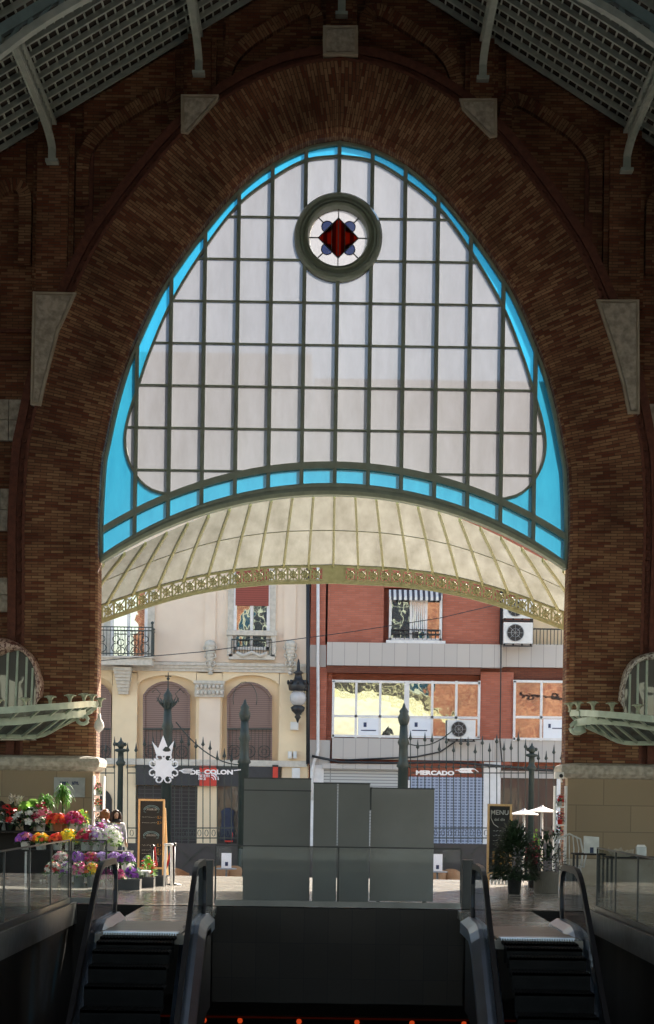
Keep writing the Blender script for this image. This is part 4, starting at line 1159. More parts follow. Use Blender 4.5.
# ================================================================ fence with posts, emblem and signs
FY = 66.5
Q_ = FY/52
def fp(x, y, dy=0): p = P(x, y, FY); return Vector((p.x, FY+dy, p.z))
def fence(xa, xb, lb, name='iron_fence', topf=None, step=7.0):
    t = thing(name, lb, 'fence', (fp((xa+xb)/2, 876).x, FY, GZ))
    m = MB()
    for y in (767, 773, 828, 838): m.bar(fp(xa, y), fp(xb, y), .035, .035)
    m.each('rails', 'iron', t)
    n = int((xb-xa)/step)
    for k in range(n+1):
        x = xa + (xb-xa)*(k+.0)/n
        yt = topf(x) if topf else (745 if k % 2 else 754)
        m = MB(); a = fp(x, 843); b = fp(x, yt+4)
        m.bar((a.x, FY, a.z), (b.x, FY, b.z), .028, .028)
        m.lathe((b.x, FY, b.z), [(.025,0),(.06,.05),(.03,.12),(.005,.3)], 6)
        m.lathe((b.x, FY, fp(x, 767).z), [(.018,-.05),(.04,0),(.018,.05)], 6)
        m.build('spiked_bar', 'iron', t)
    m = MB(); a, b = fp(xa, 843), fp(xb, 862)
    m.bx(a.x, b.x, FY-.05, FY+.05, GZ, a.z); 
    m.build('solid_base_panel', 'charcoal', t)
    m = MB(); n2 = max(1, int((xb-xa)/22))
    for k in range(n2):
        x0, x1 = xa+(xb-xa)*k/n2, xa+(xb-xa)*(k+1)/n2
        m.bar(fp(x0+1, 846, -.07), fp(x1-1, 872, -.07), .03, .02, (0,1,0)); m.bar(fp(x0+1, 872, -.07), fp(x1-1, 846, -.07), .03, .02, (0,1,0))
    m.build('cross_braces', 'iron', t)
    m = MB()
    for k in range(n):
        x = xa + (xb-xa)*(k+.5)/n; p = fp(x, 833)
        m.tube([(p.x+.055*math.cos(q), FY-.01, p.z+.1*math.sin(q)) for q in [2*PI*j/8 for j in range(8)]], .010, 4, True)
    m.build('ring_ornaments', 'iron', t)
    return t
fence(97, 114.5, 'short green iron railing with spikes between stall shelf and the ball post', topf=lambda x: 742+6*((int(x)//5) % 2))
fence(127.5, 161.5, 'green iron railing with spikes behind the chalkboard with blue scrolls', topf=lambda x: 742+6*((int(x)//5) % 2))
fence(174.5, 238.5, 'tall spiked green iron gate carrying the white crown emblem and letters', 'iron_gate', topf=lambda x: 735+.55*abs(x-190)+6*(int(x/5) % 2))
fence(410.5, 525.5, 'tall spiked iron railing before the perforated blue shutter', topf=lambda x: 742-.10*abs(x-470)+8*(int(x/6) % 2))
fence(538.5, 600, 'short run of spiked railing beside the planter side pier', topf=lambda x: 750+6*(int(x/6) % 2))
def post(x, ytop, kind, lb):
    b = fp(x, ytop); t = thing('iron_post', lb, 'post', (b.x, FY, GZ), None)
    s_ = (b.z-GZ)
    MB().lathe((b.x, FY, GZ), [(.19,0),(.19,.6),(.18,.66),(.17,1.2),(.16,1.25)], 10).build('base', 'irong', t)
    zt = b.z
    if kind == 'ball':
        MB().lathe((b.x, FY, 0), [(.10,GZ+1.25),(.085,zt-.9),(.13,zt-.85),(.16,zt-.78),(.10,zt-.7),(.09,zt-.45),(.19,zt-.42),(.20,zt-.36),(.08,zt-.33)], 10).build('shaft', 'irong', t)
        m = MB().lathe((b.x, FY, 0), [(.06,zt-.34),(.13,zt-.24),(.10,zt-.14),(.04,zt-.08),(.01,zt+.02)], 8)
        m.ball((b.x-.13, FY, zt-.20), .06, 6).ball((b.x+.13, FY, zt-.20), .06, 6); m.build('finial', 'irong', t)
    else:
        MB().lathe((b.x, FY, 0), [(.17,GZ+1.25),(.16,zt-1.9),(.22,zt-1.85),(.15,zt-1.7),(.14,zt-1.2),(.19,zt-1.1),(.14,zt-.95),(.12,zt-.55)], 10).build('shaft', 'irong', t)
        m = MB(); m.lathe((b.x, FY, 0), [(.10,zt-.6),(.17,zt-.42),(.19,zt-.3),(.13,zt-.18),(.15,zt-.1),(.06,zt+.02),(.02,zt+.15)], 8)
        if kind == 'tall':
          for k in range(6):
            q = PI*k/3+.3
            m.tube([(b.x, FY, zt-.55), (b.x+.24*math.cos(q), FY+.24*math.sin(q), zt-.36), (b.x+.36*math.cos(q), FY+.36*math.sin(q), zt-.18)], [.06,.04,.012], 5)
        m.build('leaf_crown', 'irong', t)
        if kind == 'tall':
            m = MB(); m.tube([(b.x, FY, zt-.1), (b.x, FY, zt+.62)], [.03,.015], 6)
            m.ball((b.x, FY, zt+.42), .05, 6); m.bar((b.x-.1, FY, zt+.5), (b.x+.1, FY, zt+.5), .03, .03)
            for sg in (-1, 1): m.tube([(b.x+sg*.35, FY, zt-.32), (b.x+sg*.24, FY, zt-.05), (b.x+sg*.38, FY, zt+.1), (b.x+sg*.5, FY, zt-.02)], .014, 5)
            m.build('spire', 'irong', t)
        if kind == 'hoop':
            m = MB(); m.tube([(b.x-.38*math.cos(q), FY, zt+.15+.55*math.sin(q)) for q in [PI*(j-1)/10 for j in range(13)]], .012, 5); m.build('wire_hoop', 'iron', t)
post(121, 738, 'ball', 'slim green cast iron post with ball finial behind the chalkboard')
post(168, 692, 'tall', 'leaf-crowned green cast iron post with spire behind the crown emblem')
post(245, 704, 'hoop', 'thick green cast iron gate post with wire hoop beside the tallest screen')
post(404, 708, 'plain', 'thick green cast iron gate post between ribbed and perforated shutters')
post(532, 743, 'ball', 'green cast iron post with ball finial behind the white parasols')
def sag(a, b, d, r, n=10):
    return MB().tube([Vector(a).lerp(Vector(b), k/n)+Vector((0,0,-d*4*(k/n)*(1-k/n))) for k in range(n+1)], r, 5)
tag(sag(fp(176, 722), fp(243, 765), .35, .02).build('gate_top_curve', 'iron'), 'thin curved iron rod sweeping down to the hooped gate post', 'iron rod')
tag(sag(fp(404, 742), fp(455, 728), .3, .02).build('gate_top_curve', 'iron'), 'thin curved iron rod rising from the gate post by the perforated shutter', 'iron rod')
# white crown emblem and the hall's name
em = thing('crown_emblem', 'white cut-out emblem of a pointed crown over scrolled medallion on the gate', 'emblem', fp(164, 782, -.1))
yE = FY-.14
def ep(x, y): p = fp(x, y); return (p.x, p.z)
MB().prism([ep(x, y) for x, y in ((157,756),(152.5,741.5),(158.5,748.5),(163.5,735.5),(168.5,748.5),(174.5,740.5),(171.5,756))], yE-.02, yE+.02).build('crown', 'whitesign', em)
m = MB(); c = fp(164, 768.5)
m.prism([(c.x+Q_*(.245+.03*math.cos(8*q))*math.cos(q), c.z+Q_*(.245+.03*math.cos(8*q))*math.sin(q)) for q in [2*PI*k/64 for k in range(64)]], yE-.02, yE+.02)
m.build('medallion', 'whitesign', em)
m = MB()
for k in range(4):
    for s_ in (-1, 1):
        q0 = PI/2*k + s_*.42
        cx, cz = c.x+.30*Q_*math.cos(q0), c.z+.30*Q_*math.sin(q0)
        pts = []
        for j in range(16):
            r = Q_*(.095-.055*j/15); ph = q0 - s_*2.2 + s_*4.6*j/15
            pts.append((cx+r*math.cos(ph), yE, cz+r*math.sin(ph)))
        m.tube(pts, .028, 6)
for k in range(4):
    q0 = PI/4+PI/2*k; p0 = Vector((c.x+.30*Q_*math.cos(q0), yE, c.z+.30*Q_*math.sin(q0)))
    u = Vector((math.cos(q0), 0, math.sin(q0))); v_ = Vector((-math.sin(q0), 0, math.cos(q0)))
    pts = [p0+u*.06, p0+v_*.05, p0-u*.06, p0-v_*.05]; m.prism([(p.x, p.z) for p in pts], yE-.015, yE+.015)
m.build('scrolls', 'whitesign', em)
sg_ = thing('gate_lettering', 'white cut-out letters DE COLON with small sprig on the gate', 'lettering', fp(200, 775, -.1))
def letters(body, x, y, size, par, sx=1.45):
    p = fp(x, y+.3); return text(body, size*Q_*.62, p.x, yE, p.z, 'whitesign', par, .012, bold=.010, sx=sx)
letters('DE', 190.5, 774.0, .24, sg_, 1.25); letters('COLON', 204.5, 773.6, .24, sg_, 1.32)
def sprig(x0, x1, y, par):
    m = MB(); a, b = fp(x0, y), fp(x1, y)
    m.tube([(a.x, yE, a.z), ((a.x+b.x)/2, yE, a.z+.04), (b.x, yE, b.z)], .018, 5)
    for k in range(4):
        p = Vector((a.x, yE, a.z)).lerp(Vector((b.x, yE, b.z)), .15+.2*k)
        for s_ in (-1, 1): m.prism([(p.x, p.z), (p.x+.09, p.z+s_*.07), (p.x+.20, p.z+s_*.08), (p.x+.12, p.z+s_*.006)], yE-.012, yE+.012)
    m.build('sprig', 'whitesign', par)
sprig(179, 190, 771, sg_); 
m = MB(); m.bar(fp(234, 770.5, -.14), fp(241, 769.8, -.14), .03, .03); m.build('end_tail', 'whitesign', sg_)
sg2 = thing('gate_lettering', 'white cut-out letters MERCADO with sprig on the railing before the blue shutter', 'lettering', fp(430, 775, -.1))
letters('MERCADO', 415.5, 774.3, .23, sg2, 1.38)
sprig(455, 471, 770.5, sg2); m = MB(); m.tube([fp(470, 770, -.14), fp(474, 769, -.14), fp(478, 772, -.14)], .014, 5); m.build('end_tail', 'whitesign', sg2)

# dark wind screens in the open gateway
for x0, x1, lb in ((251.5, 330, 'low dark wind screen in the gateway behind the tallest screen'), (331, 397.5, 'low dark wind screen in the gateway behind the lighter screen')):
    X0, X1, Z0, Z1 = RC(x0, 846, x1, 880, FY+.2)
    t = thing('wind_screen', lb, 'screen', ((X0+X1)/2, FY+.2, GZ))
    MB().bx(X0, X1, FY+.18, FY+.22, GZ+.1, Z1).build('panel', 'charcoal', t)
    m = MB(); m.bx(X0, X0+.05, FY+.14, FY+.26, GZ, Z1+.03).bx(X1-.05, X1, FY+.14, FY+.26, GZ, Z1+.03); m.each('post', 'blackm', t)

# rattan chairs and table with card outside
def chair(loc, rz, lb):
    t = thing('rattan_chair', lb, 'chair', (0,0,0), 'rattan chairs outside the gate')
    m = MB()
    n = 12; vs = []
    for j, (z, r) in enumerate(((.43, .25), (.55, .275), (.70, .28), (.80, .265))):
        for k in range(n+1):
            q = -.3 + (PI+.6)*k/n; zz = z - (.14 if j == 3 else .07 if j == 2 else 0)*(1-math.sin(max(0, min(PI, q))))
            vs.append((r*math.cos(q), r*math.sin(q), zz))
    m.add(vs, [(j*(n+1)+k, j*(n+1)+k+1, (j+1)*(n+1)+k+1, (j+1)*(n+1)+k) for j in range(3) for k in range(n)], True)
    m.add([(v[0]*.93, v[1]*.93, v[2]) for v in vs], [(j*(n+1)+k, (j+1)*(n+1)+k, (j+1)*(n+1)+k+1, j*(n+1)+k+1) for j in range(3) for k in range(n)], True)
    m.build('woven_back', 'rattan', t)
    MB().lathe((0,0,.40), [(.22,0),(.25,.015),(.25,.04),(.2,.05)], 16).build('seat', 'rattan', t)
    for sx in (-1, 1):
        for sy in (-1, 1): MB().tube([(sx*.17, sy*.17, .42), (sx*.21, sy*.21, 0)], .014, 6).build('leg', 'bucket', t)
    t.location = loc; t.rotation_euler = (0, 0, rz); return t
c0 = chair((P(220, 880, 64).x, 64, GZ), PI, 'rattan chair outside the gate, standing against the hooped gate post side nearest the chalkboard')
ch_ = [(233, 64.2, PI+.2, 'rattan chair outside the gate, closest to the tallest screen'), (180, 50.9, .6, None), (437, 64, PI, 'rattan chair outside, half hidden by the edge of the lighter screen'), (452, 64.2, PI-.2, 'rattan chair outside the gate in front of the perforated shutter')]
for x, D, rz, lb in ch_:
    if lb: dup(c0, (P(x, 880, D).x, D, GZ), lb, rz)
c0['label'] = 'rattan chair outside the gate, closest to the rope barrier'
def card_table(x, D, lb1, lb2, y=855):
    p = P(x, 863, D)
    t = thing('cafe_table', lb1, 'table', (p.x, D, GZ), None); z = GZ+.74
    MB().lathe((p.x, D, z-.03), [(.30,0),(.31,.01),(.31,.03),(.29,.035)], 20).build('table_top', 'bucket', t)
    MB().lathe((p.x, D, GZ), [(.22,0),(.22,.02),(.03,.05),(.03,.72)], 12).build('pedestal', 'bucket', t)
    zc = z+.01; X0, X1, Z0, Z1 = RC(x-5, y-4, x+5, y+4, D)
    c = thing('menu_card', lb2, 'card', (p.x, D, zc))
    MB().prism([(X0, zc), (X1, zc), (X1, Z1), (X0, Z1)], D-.02, D).build('sheet', 'paper', c)
    MB().bx((X0+X1)/2-.04, (X0+X1)/2+.05, D-.03, D-.02, zc+.06, zc+.18).build('print', 'ink', c)
card_table(226.5, 63.2, 'small round metal table between rattan chairs by the hooped gate post', 'white card standing on the table between the paired rattan chairs', 857)
card_table(437.5, 63.2, 'small round metal table beside the edge of the lighter screen', 'white card standing on the table by the lighter screen', 858)
# parasols on the pavement
def parasol(x, y, w, D, lb):
    p = P(x, y, D); r = w/2/S(D)
    t = thing('parasol', lb, 'parasol', (p.x, D, GZ))
    m = MB(); n = 8; vs = []
    for q_, (rr, dz) in enumerate(((.02, .0), (.35, -.13), (.75, -.24), (1.0, -.30), (1.0, -.36))):
        for k in range(n*2):
            s_ = 1 if k % 2 == 0 else .955
            vs.append((p.x+r*rr*s_*math.cos(PI*k/n), D+r*rr*s_*math.sin(PI*k/n), p.z+dz*r*1.1))
    m.add(vs, [(j*16+k, j*16+(k+1) % 16, (j+1)*16+(k+1) % 16, (j+1)*16+k) for j in range(4) for k in range(16)])
    m.build('cloth_cover', 'whitesign', t)
    m = MB()
    for k in range(8): q = PI*k/4; m.bar((p.x, D, p.z-.05), (p.x+r*.97*math.cos(q), D+r*.97*math.sin(q), p.z-.33*r*1.1), .02, .02)
    m.build('ribs', 'blackm', t)
    MB().tube([(p.x, D, GZ), (p.x, D, p.z+.02)], .03, 8).build('pole', 'bucket', t)
    MB().lathe((p.x, D, GZ), [(.35,0),(.35,.07),(.06,.09),(.05,.3)], 12).build('base', 'potg', t)
parasol(524, 809, 29, 50.6, 'white parasol standing nearer the menu chalkboard')
parasol(542, 806, 31, 49.4, 'white parasol standing nearer the white plant shelf')

# ================================================================ escalators
def escalator(ex, lb):
    t = thing('escalator', lb, 'escalator', (ex, 29.2, 0), None)
    SL = math.tan(R(30)); YE = 18.9
    def dz(y, flat=27.7):      # floor line profile
        if y >= flat: return 0.0
        if y >= flat-1.0: return -SL*((flat-y)**2)/2.0
        return -SL*.5 - SL*(flat-1.0-y)
    for sg in (-1, 1):
        x = ex + sg*.62
        ys = [28.2-.3*k for k in range(32)]
        top = [(x, 29.12, .10), (x, 29.2, .20), (x, 29.26, .45), (x, 29.22, .68), (x, 29.10, .80), (x, 28.9, .84), (x, 28.5, .845)] + [(x, y, .84+dz(y+.0)) for y in ys]
        MB().path(spline(top, 70), .085, .06, (1,0,0)).build('handrail', 'black', t)
        # glass side panel
        yy = [29.1, 28.8, 28.4] + ys; m = MB(); vs = []
        for y in yy:
            h = .80 if y < 29 else .62
            vs += [(x-.008, y, .10+dz(y)), (x-.008, y, h+dz(y)), (x+.008, y, h+dz(y)), (x+.008, y, .10+dz(y))]
        n = len(yy); m.add(vs, [(4*k+j, 4*k+(j+1) % 4, 4*k+4+(j+1) % 4, 4*k+4+j) for k in range(n-1) for j in range(4)])
        m.build('glass_side', 'clear2', t)
        # steel decking, a shallow ridge under the handrail
        sec = [(-.17, -.10), (-.17, .05), (-.06, .12), (.06, .12), (.15, .03), (.15, -.10)]
        if sg < 0: sec = [(-a, b) for a, b in sec][::-1]
        yy = [29.3, 28.8, 28.4] + ys; vs = []
        for k, y in enumerate(yy):
            for a, b in sec: vs.append((x+sg*-1*-1*a*1.0, y, b + dz(y) + (0 if k else -.0)))
        q = len(sec); n = len(yy)
        m = MB(); m.add(vs, [(q*k+j, q*k+(j+1) % q, q*k+q+(j+1) % q, q*k+q+j) for k in range(n-1) for j in range(q)] + [tuple(range(q)), tuple(range(q*n-q, q*n))])
        m.build('steel_decking', 'inox', t)
        # outer casing below the decking
        xo = x + sg*.10; m = MB(); vs = []
        for y in yy[2:]:
            vs += [(xo-.05, y, -.02+dz(y)), (xo+.05, y, -.02+dz(y)), (xo+.05, y, -1.1+dz(y)), (xo-.05, y, -1.1+dz(y))]
        n = len(yy)-2; m.add(vs, [(4*k+j, 4*k+(j+1) % 4, 4*k+4+(j+1) % 4, 4*k+4+j) for k in range(n-1) for j in range(4)]); m.build('side_casing', 'blackm', t)
        m = MB(); vs = []
        xs = x - sg*.14
        for y in ys: vs += [(xs-.01, y, .03+dz(y)), (xs+.01, y, .03+dz(y)), (xs+.01, y, -.35+dz(y)), (xs-.01, y, -.35+dz(y))]
        n = len(ys); m.add(vs, [(4*k+j, 4*k+(j+1) % 4, 4*k+4+(j+1) % 4, 4*k+4+j) for k in range(n-1) for j in range(4)]); m.build('skirt_panel', 'step', t)
    MB().bx(ex-.50, ex+.50, COMB, 28.9, .0, .022).build('landing_plate', 'inox_dark', t)
    m = MB().bx(ex-.47, ex+.47, COMB-.06, COMB+.22, .018, .035)
    for k in range(30): m.bx(ex-.46+.031*k, ex-.45+.031*k, COMB-.14, COMB-.05, .0, .03)
    m.build('comb_plate', 'inox', t)
    for k in range(19):
        y = COMB-.14-.4*k; z = -.01 + (0 if k == 0 else -.03 if k == 1 else -.11 if k == 2 else -.26 if k == 3 else -.46-.231*(k-4))
        m = MB(); m.bx(ex-.46, ex+.46, y-.40, y, z-.03, z)
        for j in range(23): m.bx(ex-.455+.04*j, ex-.435+.04*j, y-.40, y, z, z+.012)
        m.bx(ex-.46, ex+.46, y-.40, y-.385, z-.24, z)
        m.build('step', 'step', t)
    return t
escalator(EC[0], 'escalator going down beside the flower stall side wall')
escalator(EC[1], 'escalator going down in front of the potted shrub and white chair')

def balustrade(pts, panel_ts, lb, ztop, glass='clear'):
    """glass panels standing on the curb along the line pts[0] -> pts[1]"""
    a, b = Vector(pts[0]), Vector(pts[1])
    t = thing('glass_balustrade', lb, 'balustrade', ((a+b)/2))
    d = (b-a).normalized()
    for f0, f1 in zip(panel_ts, panel_ts[1:]):
        p, q = a.lerp(b, f0)+d*.012, a.lerp(b, f1)-d*.012
        MB().bar(p+Vector((0,0,ztop/2+.02)), q+Vector((0,0,ztop/2+.02)), .016, ztop-.06).build('glass_panel', glass, t)
    for f in panel_ts:
        p = a.lerp(b, f); MB().bar(p+Vector((0,0,.04)), p+Vector((0,0,ztop-.01)), .026, .026, (0,1,0)).build('joint', 'black', t)
    MB().bar(a+Vector((0,0,ztop)), b+Vector((0,0,ztop)), .03, .022).build('top_rail', 'blackm', t)
    MB().bar(a+Vector((0,0,.06)), b+Vector((0,0,.06)), .06, .09).build('base_channel', 'inox_dark', t)
    return t
LY = [26.7-8.8, 26.7-6.6, 26.7-4.4, 26.7-2.2, 26.7, 28.95, 31.2, 33.35]
balustrade([(WX0-.08, LY[0], 0), (WX0-.08, LY[-1], 0)], [(y-LY[0])/(LY[-1]-LY[0]) for y in LY], 'long glass balustrade along the escalator well, flower stall side', 1.02)
balustrade([(WX1+.08, LY[0], 0), (WX1+.08, LY[-1], 0)], [(y-LY[0])/(LY[-1]-LY[0]) for y in LY], 'long glass balustrade along the escalator well, cafe table side', 1.02)
balustrade([(WX0-.06, WY1+.06, 0), (-3.55, WY1+.06, 0)], [0, 1], 'short glass balustrade piece closing the corner by the flower stall', 1.02)
balustrade([(WEX0+.02, WY1+.03, 0), (WEX1-.05, WY1+.03, 0)], [0, .5, 1], 'glass balustrade with thin rail on the tiled well wall before the tall screens', .97, 'clear3')
for x0, x1, lb in ((199, 213, 'black square bollard beside the escalator nearest the flowers'), (462, 472, 'black square bollard beside the escalator nearest the potted shrub')):
    a, b, c_, d_ = RC(x0, 861, x1, 906, 33.75)
    t = thing('bollard', lb, 'bollard', ((a+b)/2, 33.75, 0)); MB().bx(a, b, 33.6, 33.85, 0, d_).build('body', 'blackm', t); MB().bx(a-.01, b+.01, 33.59, 33.86, d_, d_+.02).build('cap', 'black', t)

# tall grey free-standing screens
def tall_screen(x0, x1, y0, yb, mat, lb, seam=None, th=.05, top=None):
    D = 1.75*F/(yb-VY); a, b, c_, d_ = RC(x0, y0, x1, yb, D); 
    t = thing('tall_screen', lb, 'screen', ((a+b)/2, D, 0)); 
    cut = [a, b] if not seam else [a, P(seam[0], 850, D).x, b]
    for i, (p, q) in enumerate(zip(cut, cut[1:])):
        MB().bx(p+.006, q-.006, D-th/2+.012*i, D+th/2+.012*i, .03, d_).build('panel', mat, t)
    m = MB(); m.bx(a, b, D-.03, D+.04, d_, d_+.02); m.build('top_edge', 'blackm', t)
    if top:
        p = P(x0, top, D).z; m = MB(); m.bx(a, b, D-th/2-.008, D-th/2, p-.008, p+.008); m.build('cloth_fold', 'blackm', t)
    for x in (a+.15, b-.15): MB().bx(x-.03, x+.03, D-.22, D+.22, 0, .03).build('foot', 'blackm', t)
    return t
tall_screen(243, 310.5, 779, 903.5, 'screen', 'tallest dark grey free-standing screen, nearest the crown emblem', top=790)
tall_screen(312.5, 369.5, 784, 907, 'screen', 'narrow dark grey free-standing screen with a seam, between the two wider screens', seam=(337, 0))
tall_screen(369.8, 434, 789, 902, 'screen2', 'lighter grey free-standing screen in front of the blue shutter')
t = thing('clamp', 'small black clamp on the top corner between narrow and lighter screens', 'clamp', P(370, 808, 34.0))
a, b, c_, d_ = RC(367.5, 789, 371.5, 810, 34.0); MB().bx(a, b, 33.93, 33.98, c_, d_).bx(a-.01, b+.01, 33.92, 34.3, d_, d_+.03).build('body', 'black', t)

# ================================================================ small marquees and mosaic fanlights on the piers
def marquee(side, outer, mid, inner, fins, lb, lamp, lamp_lb):
    t = thing('glass_marquee', lb, 'marquee', P(*inner[0]))
    O = [P(*p) for p in outer]; I = [P(*p) for p in inner]
    O = spline(O, 22); I = spline(I, 22); Md = spline([P(*p) for p in mid], 22)
    m = MB(); vs = []
    for o, i in zip(O, I): vs += [o - Vector((0,0,.03)), i + Vector((0,0,.03))]
    m.add(vs, [(2*k, 2*k+1, 2*k+3, 2*k+2) for k in range(22)]); m.build('glazing', 'mglass', t)
    MB().path(O, .06, .13, (0,0,1)).build('gutter', 'mint', t)
    MB().path([p-Vector((0,0,.04)) for p in Md], .09, .15, (0,0,1)).build('front_beam', 'mint', t)
    MB().path(I, .08, .10, (0,0,1)).build('wall_plate', 'mint', t)
    for k in range(0, 23, 2): MB().bar(O[k]-Vector((0,0,.05)), I[k], .035, .05).build('rib', 'mint', t)
    p = Md[-1]; m = MB()
    m.tube([p + Vector((.16*math.cos(q)*(1-.05*j), -.05, -.16+.14*math.sin(q)*(1-.05*j))) for j, q in enumerate([PI/2 + 2*PI*k/12 for k in range(15)])], .045, 6)
    m.build('scroll_end', 'mint', t)
    for (x, y, D) in fins:
        b = P(x, y, D); m = MB(); m.lathe(b, [(.05,0),(.03,.05),(.045,.12),(.07,.17),(.03,.2)], 7)
        for k in range(5):
            q = 2*PI*k/5+.4; m.tube([b+Vector((0,0,.1)), b+Vector((.07*math.cos(q), .07*math.sin(q), .18)), b+Vector((.13*math.cos(q), .13*math.sin(q), .17))], [.03,.025,.008], 5)
        m.build('leaf_finial', 'green_l', t)
    x, y, D, kind = lamp; b = P(x, y, D)
    l = thing('hanging_lamp', lamp_lb, 'lamp', b)
    if kind == 'cone': MB().lathe(b, [(.02,.30),(.03,.26),(.10,.18),(.15,.08),(.145,.06),(.02,.0)][::-1], 12).build('shade', 'mint', l)
    else: MB().lathe(b, [(.01,-.1),(.08,-.04),(.11,.04),(.09,.12),(.04,.2),(.03,.3)], 12).build('shade', 'white', l)
    MB().tube([b+Vector((0,0,.28)), b+Vector((0,0,.5))], .012, 5).build('rod', 'mint', l)
marquee(-1, [(-70,712,41.6),(0,710.5,41.6),(40,707.5,41.8),(70,705.5,42.3),(88,704,43.2),(97,704.5,44.1)],
        [(-70,721,42.3),(0,720,42.3),(30,718,42.4),(55,714.5,42.6),(72,712.5,42.9),(84,711.5,43.3)],
        [(-70,736,44.15),(0,736,44.15),(38,736,44.15),(58,727,44.1),(76,718,44.1),(92,711,44.1)],
        [(-2,709,41.6),(25,707.5,41.7),(50,705.5,42.0),(70,704,42.4),(84,703,43.0),(92,703.5,43.6),(100,707,44.0)],
        'mint green iron and glass marquee above the flower stall', (99, 728, 44.4, 'bell'), 'small white lamp under the marquee tip by the cream house')
marquee(1, [(720,722,41.6),(654,719,41.6),(625,716,41.9),(600,714,42.3),(583,713,43.2),(571,713,44.05)],
        [(720,728,42.3),(654,725,42.3),(630,721,42.4),(605,719,42.6),(588,719,42.9),(577,721,43.3)],
        [(720,743,44.15),(654,743,44.15),(622,742,44.15),(604,734,44.1),(588,727,44.1),(575,720,44.05)],
        [(664,715,41.6),(638,714,41.8),(612,712,42.1),(593,711,42.6),(578,711,43.4),(570,712,44.0)],
        'mint green iron and glass marquee above the cafe tables', (579, 735, 43.3, 'cone'), 'small conical lamp hanging under the marquee tip by the dark shopfront')
def fanlight(n, outer, inner, bars, mos, glassbox):
    t = sroot('window_%d' % n)
    o = spline([(P(x, y, 44.0).x, 0, P(x, y, 44.0).z) for x, y in outer], 30); i = spline([(P(x, y, 44.0).x, 0, P(x, y, 44.0).z) for x, y in inner], 30)
    m = MB(); vs = []
    for a, b in zip(o, i):
        c = a.lerp(b, .5); vs += [(a.x, 44.32, a.z), (a.x*.7+c.x*.3, 44.12, a.z*.7+c.z*.3), (c.x, 44.02, c.z), (b.x, 44.10, b.z), (b.x, 44.32, b.z)]
    m.add(vs, [(5*k+j, 5*k+j+1, 5*k+6+j, 5*k+5+j) for k in range(30) for j in range(4)], True); m.build('mosaic_surround', mos, t)
    poly = [(p.x, p.z) for p in i] + [(i[-1].x, P(inner[-1][0], 740, 44).z), (i[0].x, P(inner[0][0], 740, 44).z)]
    m = MB(); m.prism(poly, 44.24, 44.3); m.build('pane', 'mir_d', t)
    for (x0, y0), (x1, y1) in bars:
        a, b = P(x0, y0, 44.18), P(x1, y1, 44.18); MB().bar(a, b, .045, .06, (0,1,0)).build('glazing_bar', 'mint', t)
fanlight(3, [(-60,668),(-40,650),(-18,640),(0,636.5),(14,641),(27,650),(35,660),(39,672),(42,684),(40,697)], [(-50,690),(-35,672),(-15,660),(0,655),(8,651.5),(18,650),(27,657),(33,668),(35,685),(35,706)],
        [((8,652),(6,716)), ((18,650),(15,716)), ((27,657),(25,715)), ((33,668),(31,714)), ((-8,657),(-10,716))], 'mosaic', None)
fanlight(4, [(720,672),(700,655),(680,648),(660,650),(646,653),(634,659),(626,670),(622,685),(620,700)], [(712,695),(700,675),(680,664),(660,659),(646,660),(637,664),(630,674),(626,688),(625,712)],
        [((630,674),(629,718)), ((638,663),(637,718)), ((647,660),(646,718)), ((660,659),(659,718))], 'mosaic2', None)
# plaque and wall box on the piers
t = thing('wall_plaque', 'faded grey plaque with worn dark lettering on the stone pier above the palms', 'plaque', P(67, 795, 44.1))
a, b, c_, d_ = RC(54, 777.5, 85, 797, 44.1); MB().bx(a, b, 44.09, 44.125, c_, d_).build('plate', 'plaque', t)
m = MB(); random.seed(3); x = 60.5
while x < 79:
    if not 69 < x < 71:
        p, q = P(x, 781.5, 44.08), P(x+random.uniform(-.2, .5), 784.8, 44.08); m.bar(p, q, .02, .01, (0,1,0))
        if random.random() < .6: p, q = P(x, random.choice((781.7, 783.2, 784.6)), 44.08), P(x+1.1, random.choice((782, 783.2, 784.5)), 44.08); m.bar(p, q, .018, .01, (0,1,0))
    x += 1.7
m.build('worn_lettering', 'ink', t)
t = thing('security_camera', 'small white security camera on the edge of the pier cap beside the dark shopfront', 'camera', P(561, 780, 44.2))
p = P(559.5, 776, 44.1); MB().bx(p.x-.12, p.x+.06, p.y-.3, p.y, p.z-.06, p.z+.08).build('casing', 'white', t); MB().tube([p+Vector((0,-.3,0)), p+Vector((0,-.34,0))], .04, 10).build('lens', 'black', t)
MB().bar(p+Vector((0,-.1,0)), P(562, 782, 44.1), .03, .03).build('bracket', 'white', t)

# ================================================================ menu chalkboards
def chalkboard(x0, x1, y0, y1, ylegs, lb, scribble, sidepanel=False):
    D = 1.75*F/(ylegs-VY); a, b, c_, d_ = RC(x0, y0, x1, y1, D)
    t = thing('menu_chalkboard', lb, 'chalkboard', ((a+b)/2, D, 0))
    w = .042
    MB().bx(a+w*.7, b-w*.7, D-.01, D+.01, c_+w*.7, d_-w*.7).build('board', 'chalk', t)
    m = MB(); m.bx(a, a+w, D-.03, D+.02, c_, d_).bx(b-w, b, D-.03, D+.02, c_, d_).bx(a, b, D-.031, D+.021, c_, c_+w).bx(a, b, D-.031, D+.021, d_-w, d_); m.build('frame', 'wood', t)
    for x in (a+w/2, b-w/2):
        MB().bar((x, D, c_), (x, D-.02, 0), .04, .04).build('leg', 'wood', t)
        MB().bar((x+.02, D+.03, d_-.2), (x+.06, D+.5, 0), .04, .03).build('leg', 'wood', t)
    scribble(t, a, b, c_, d_, D-.018)
    return t
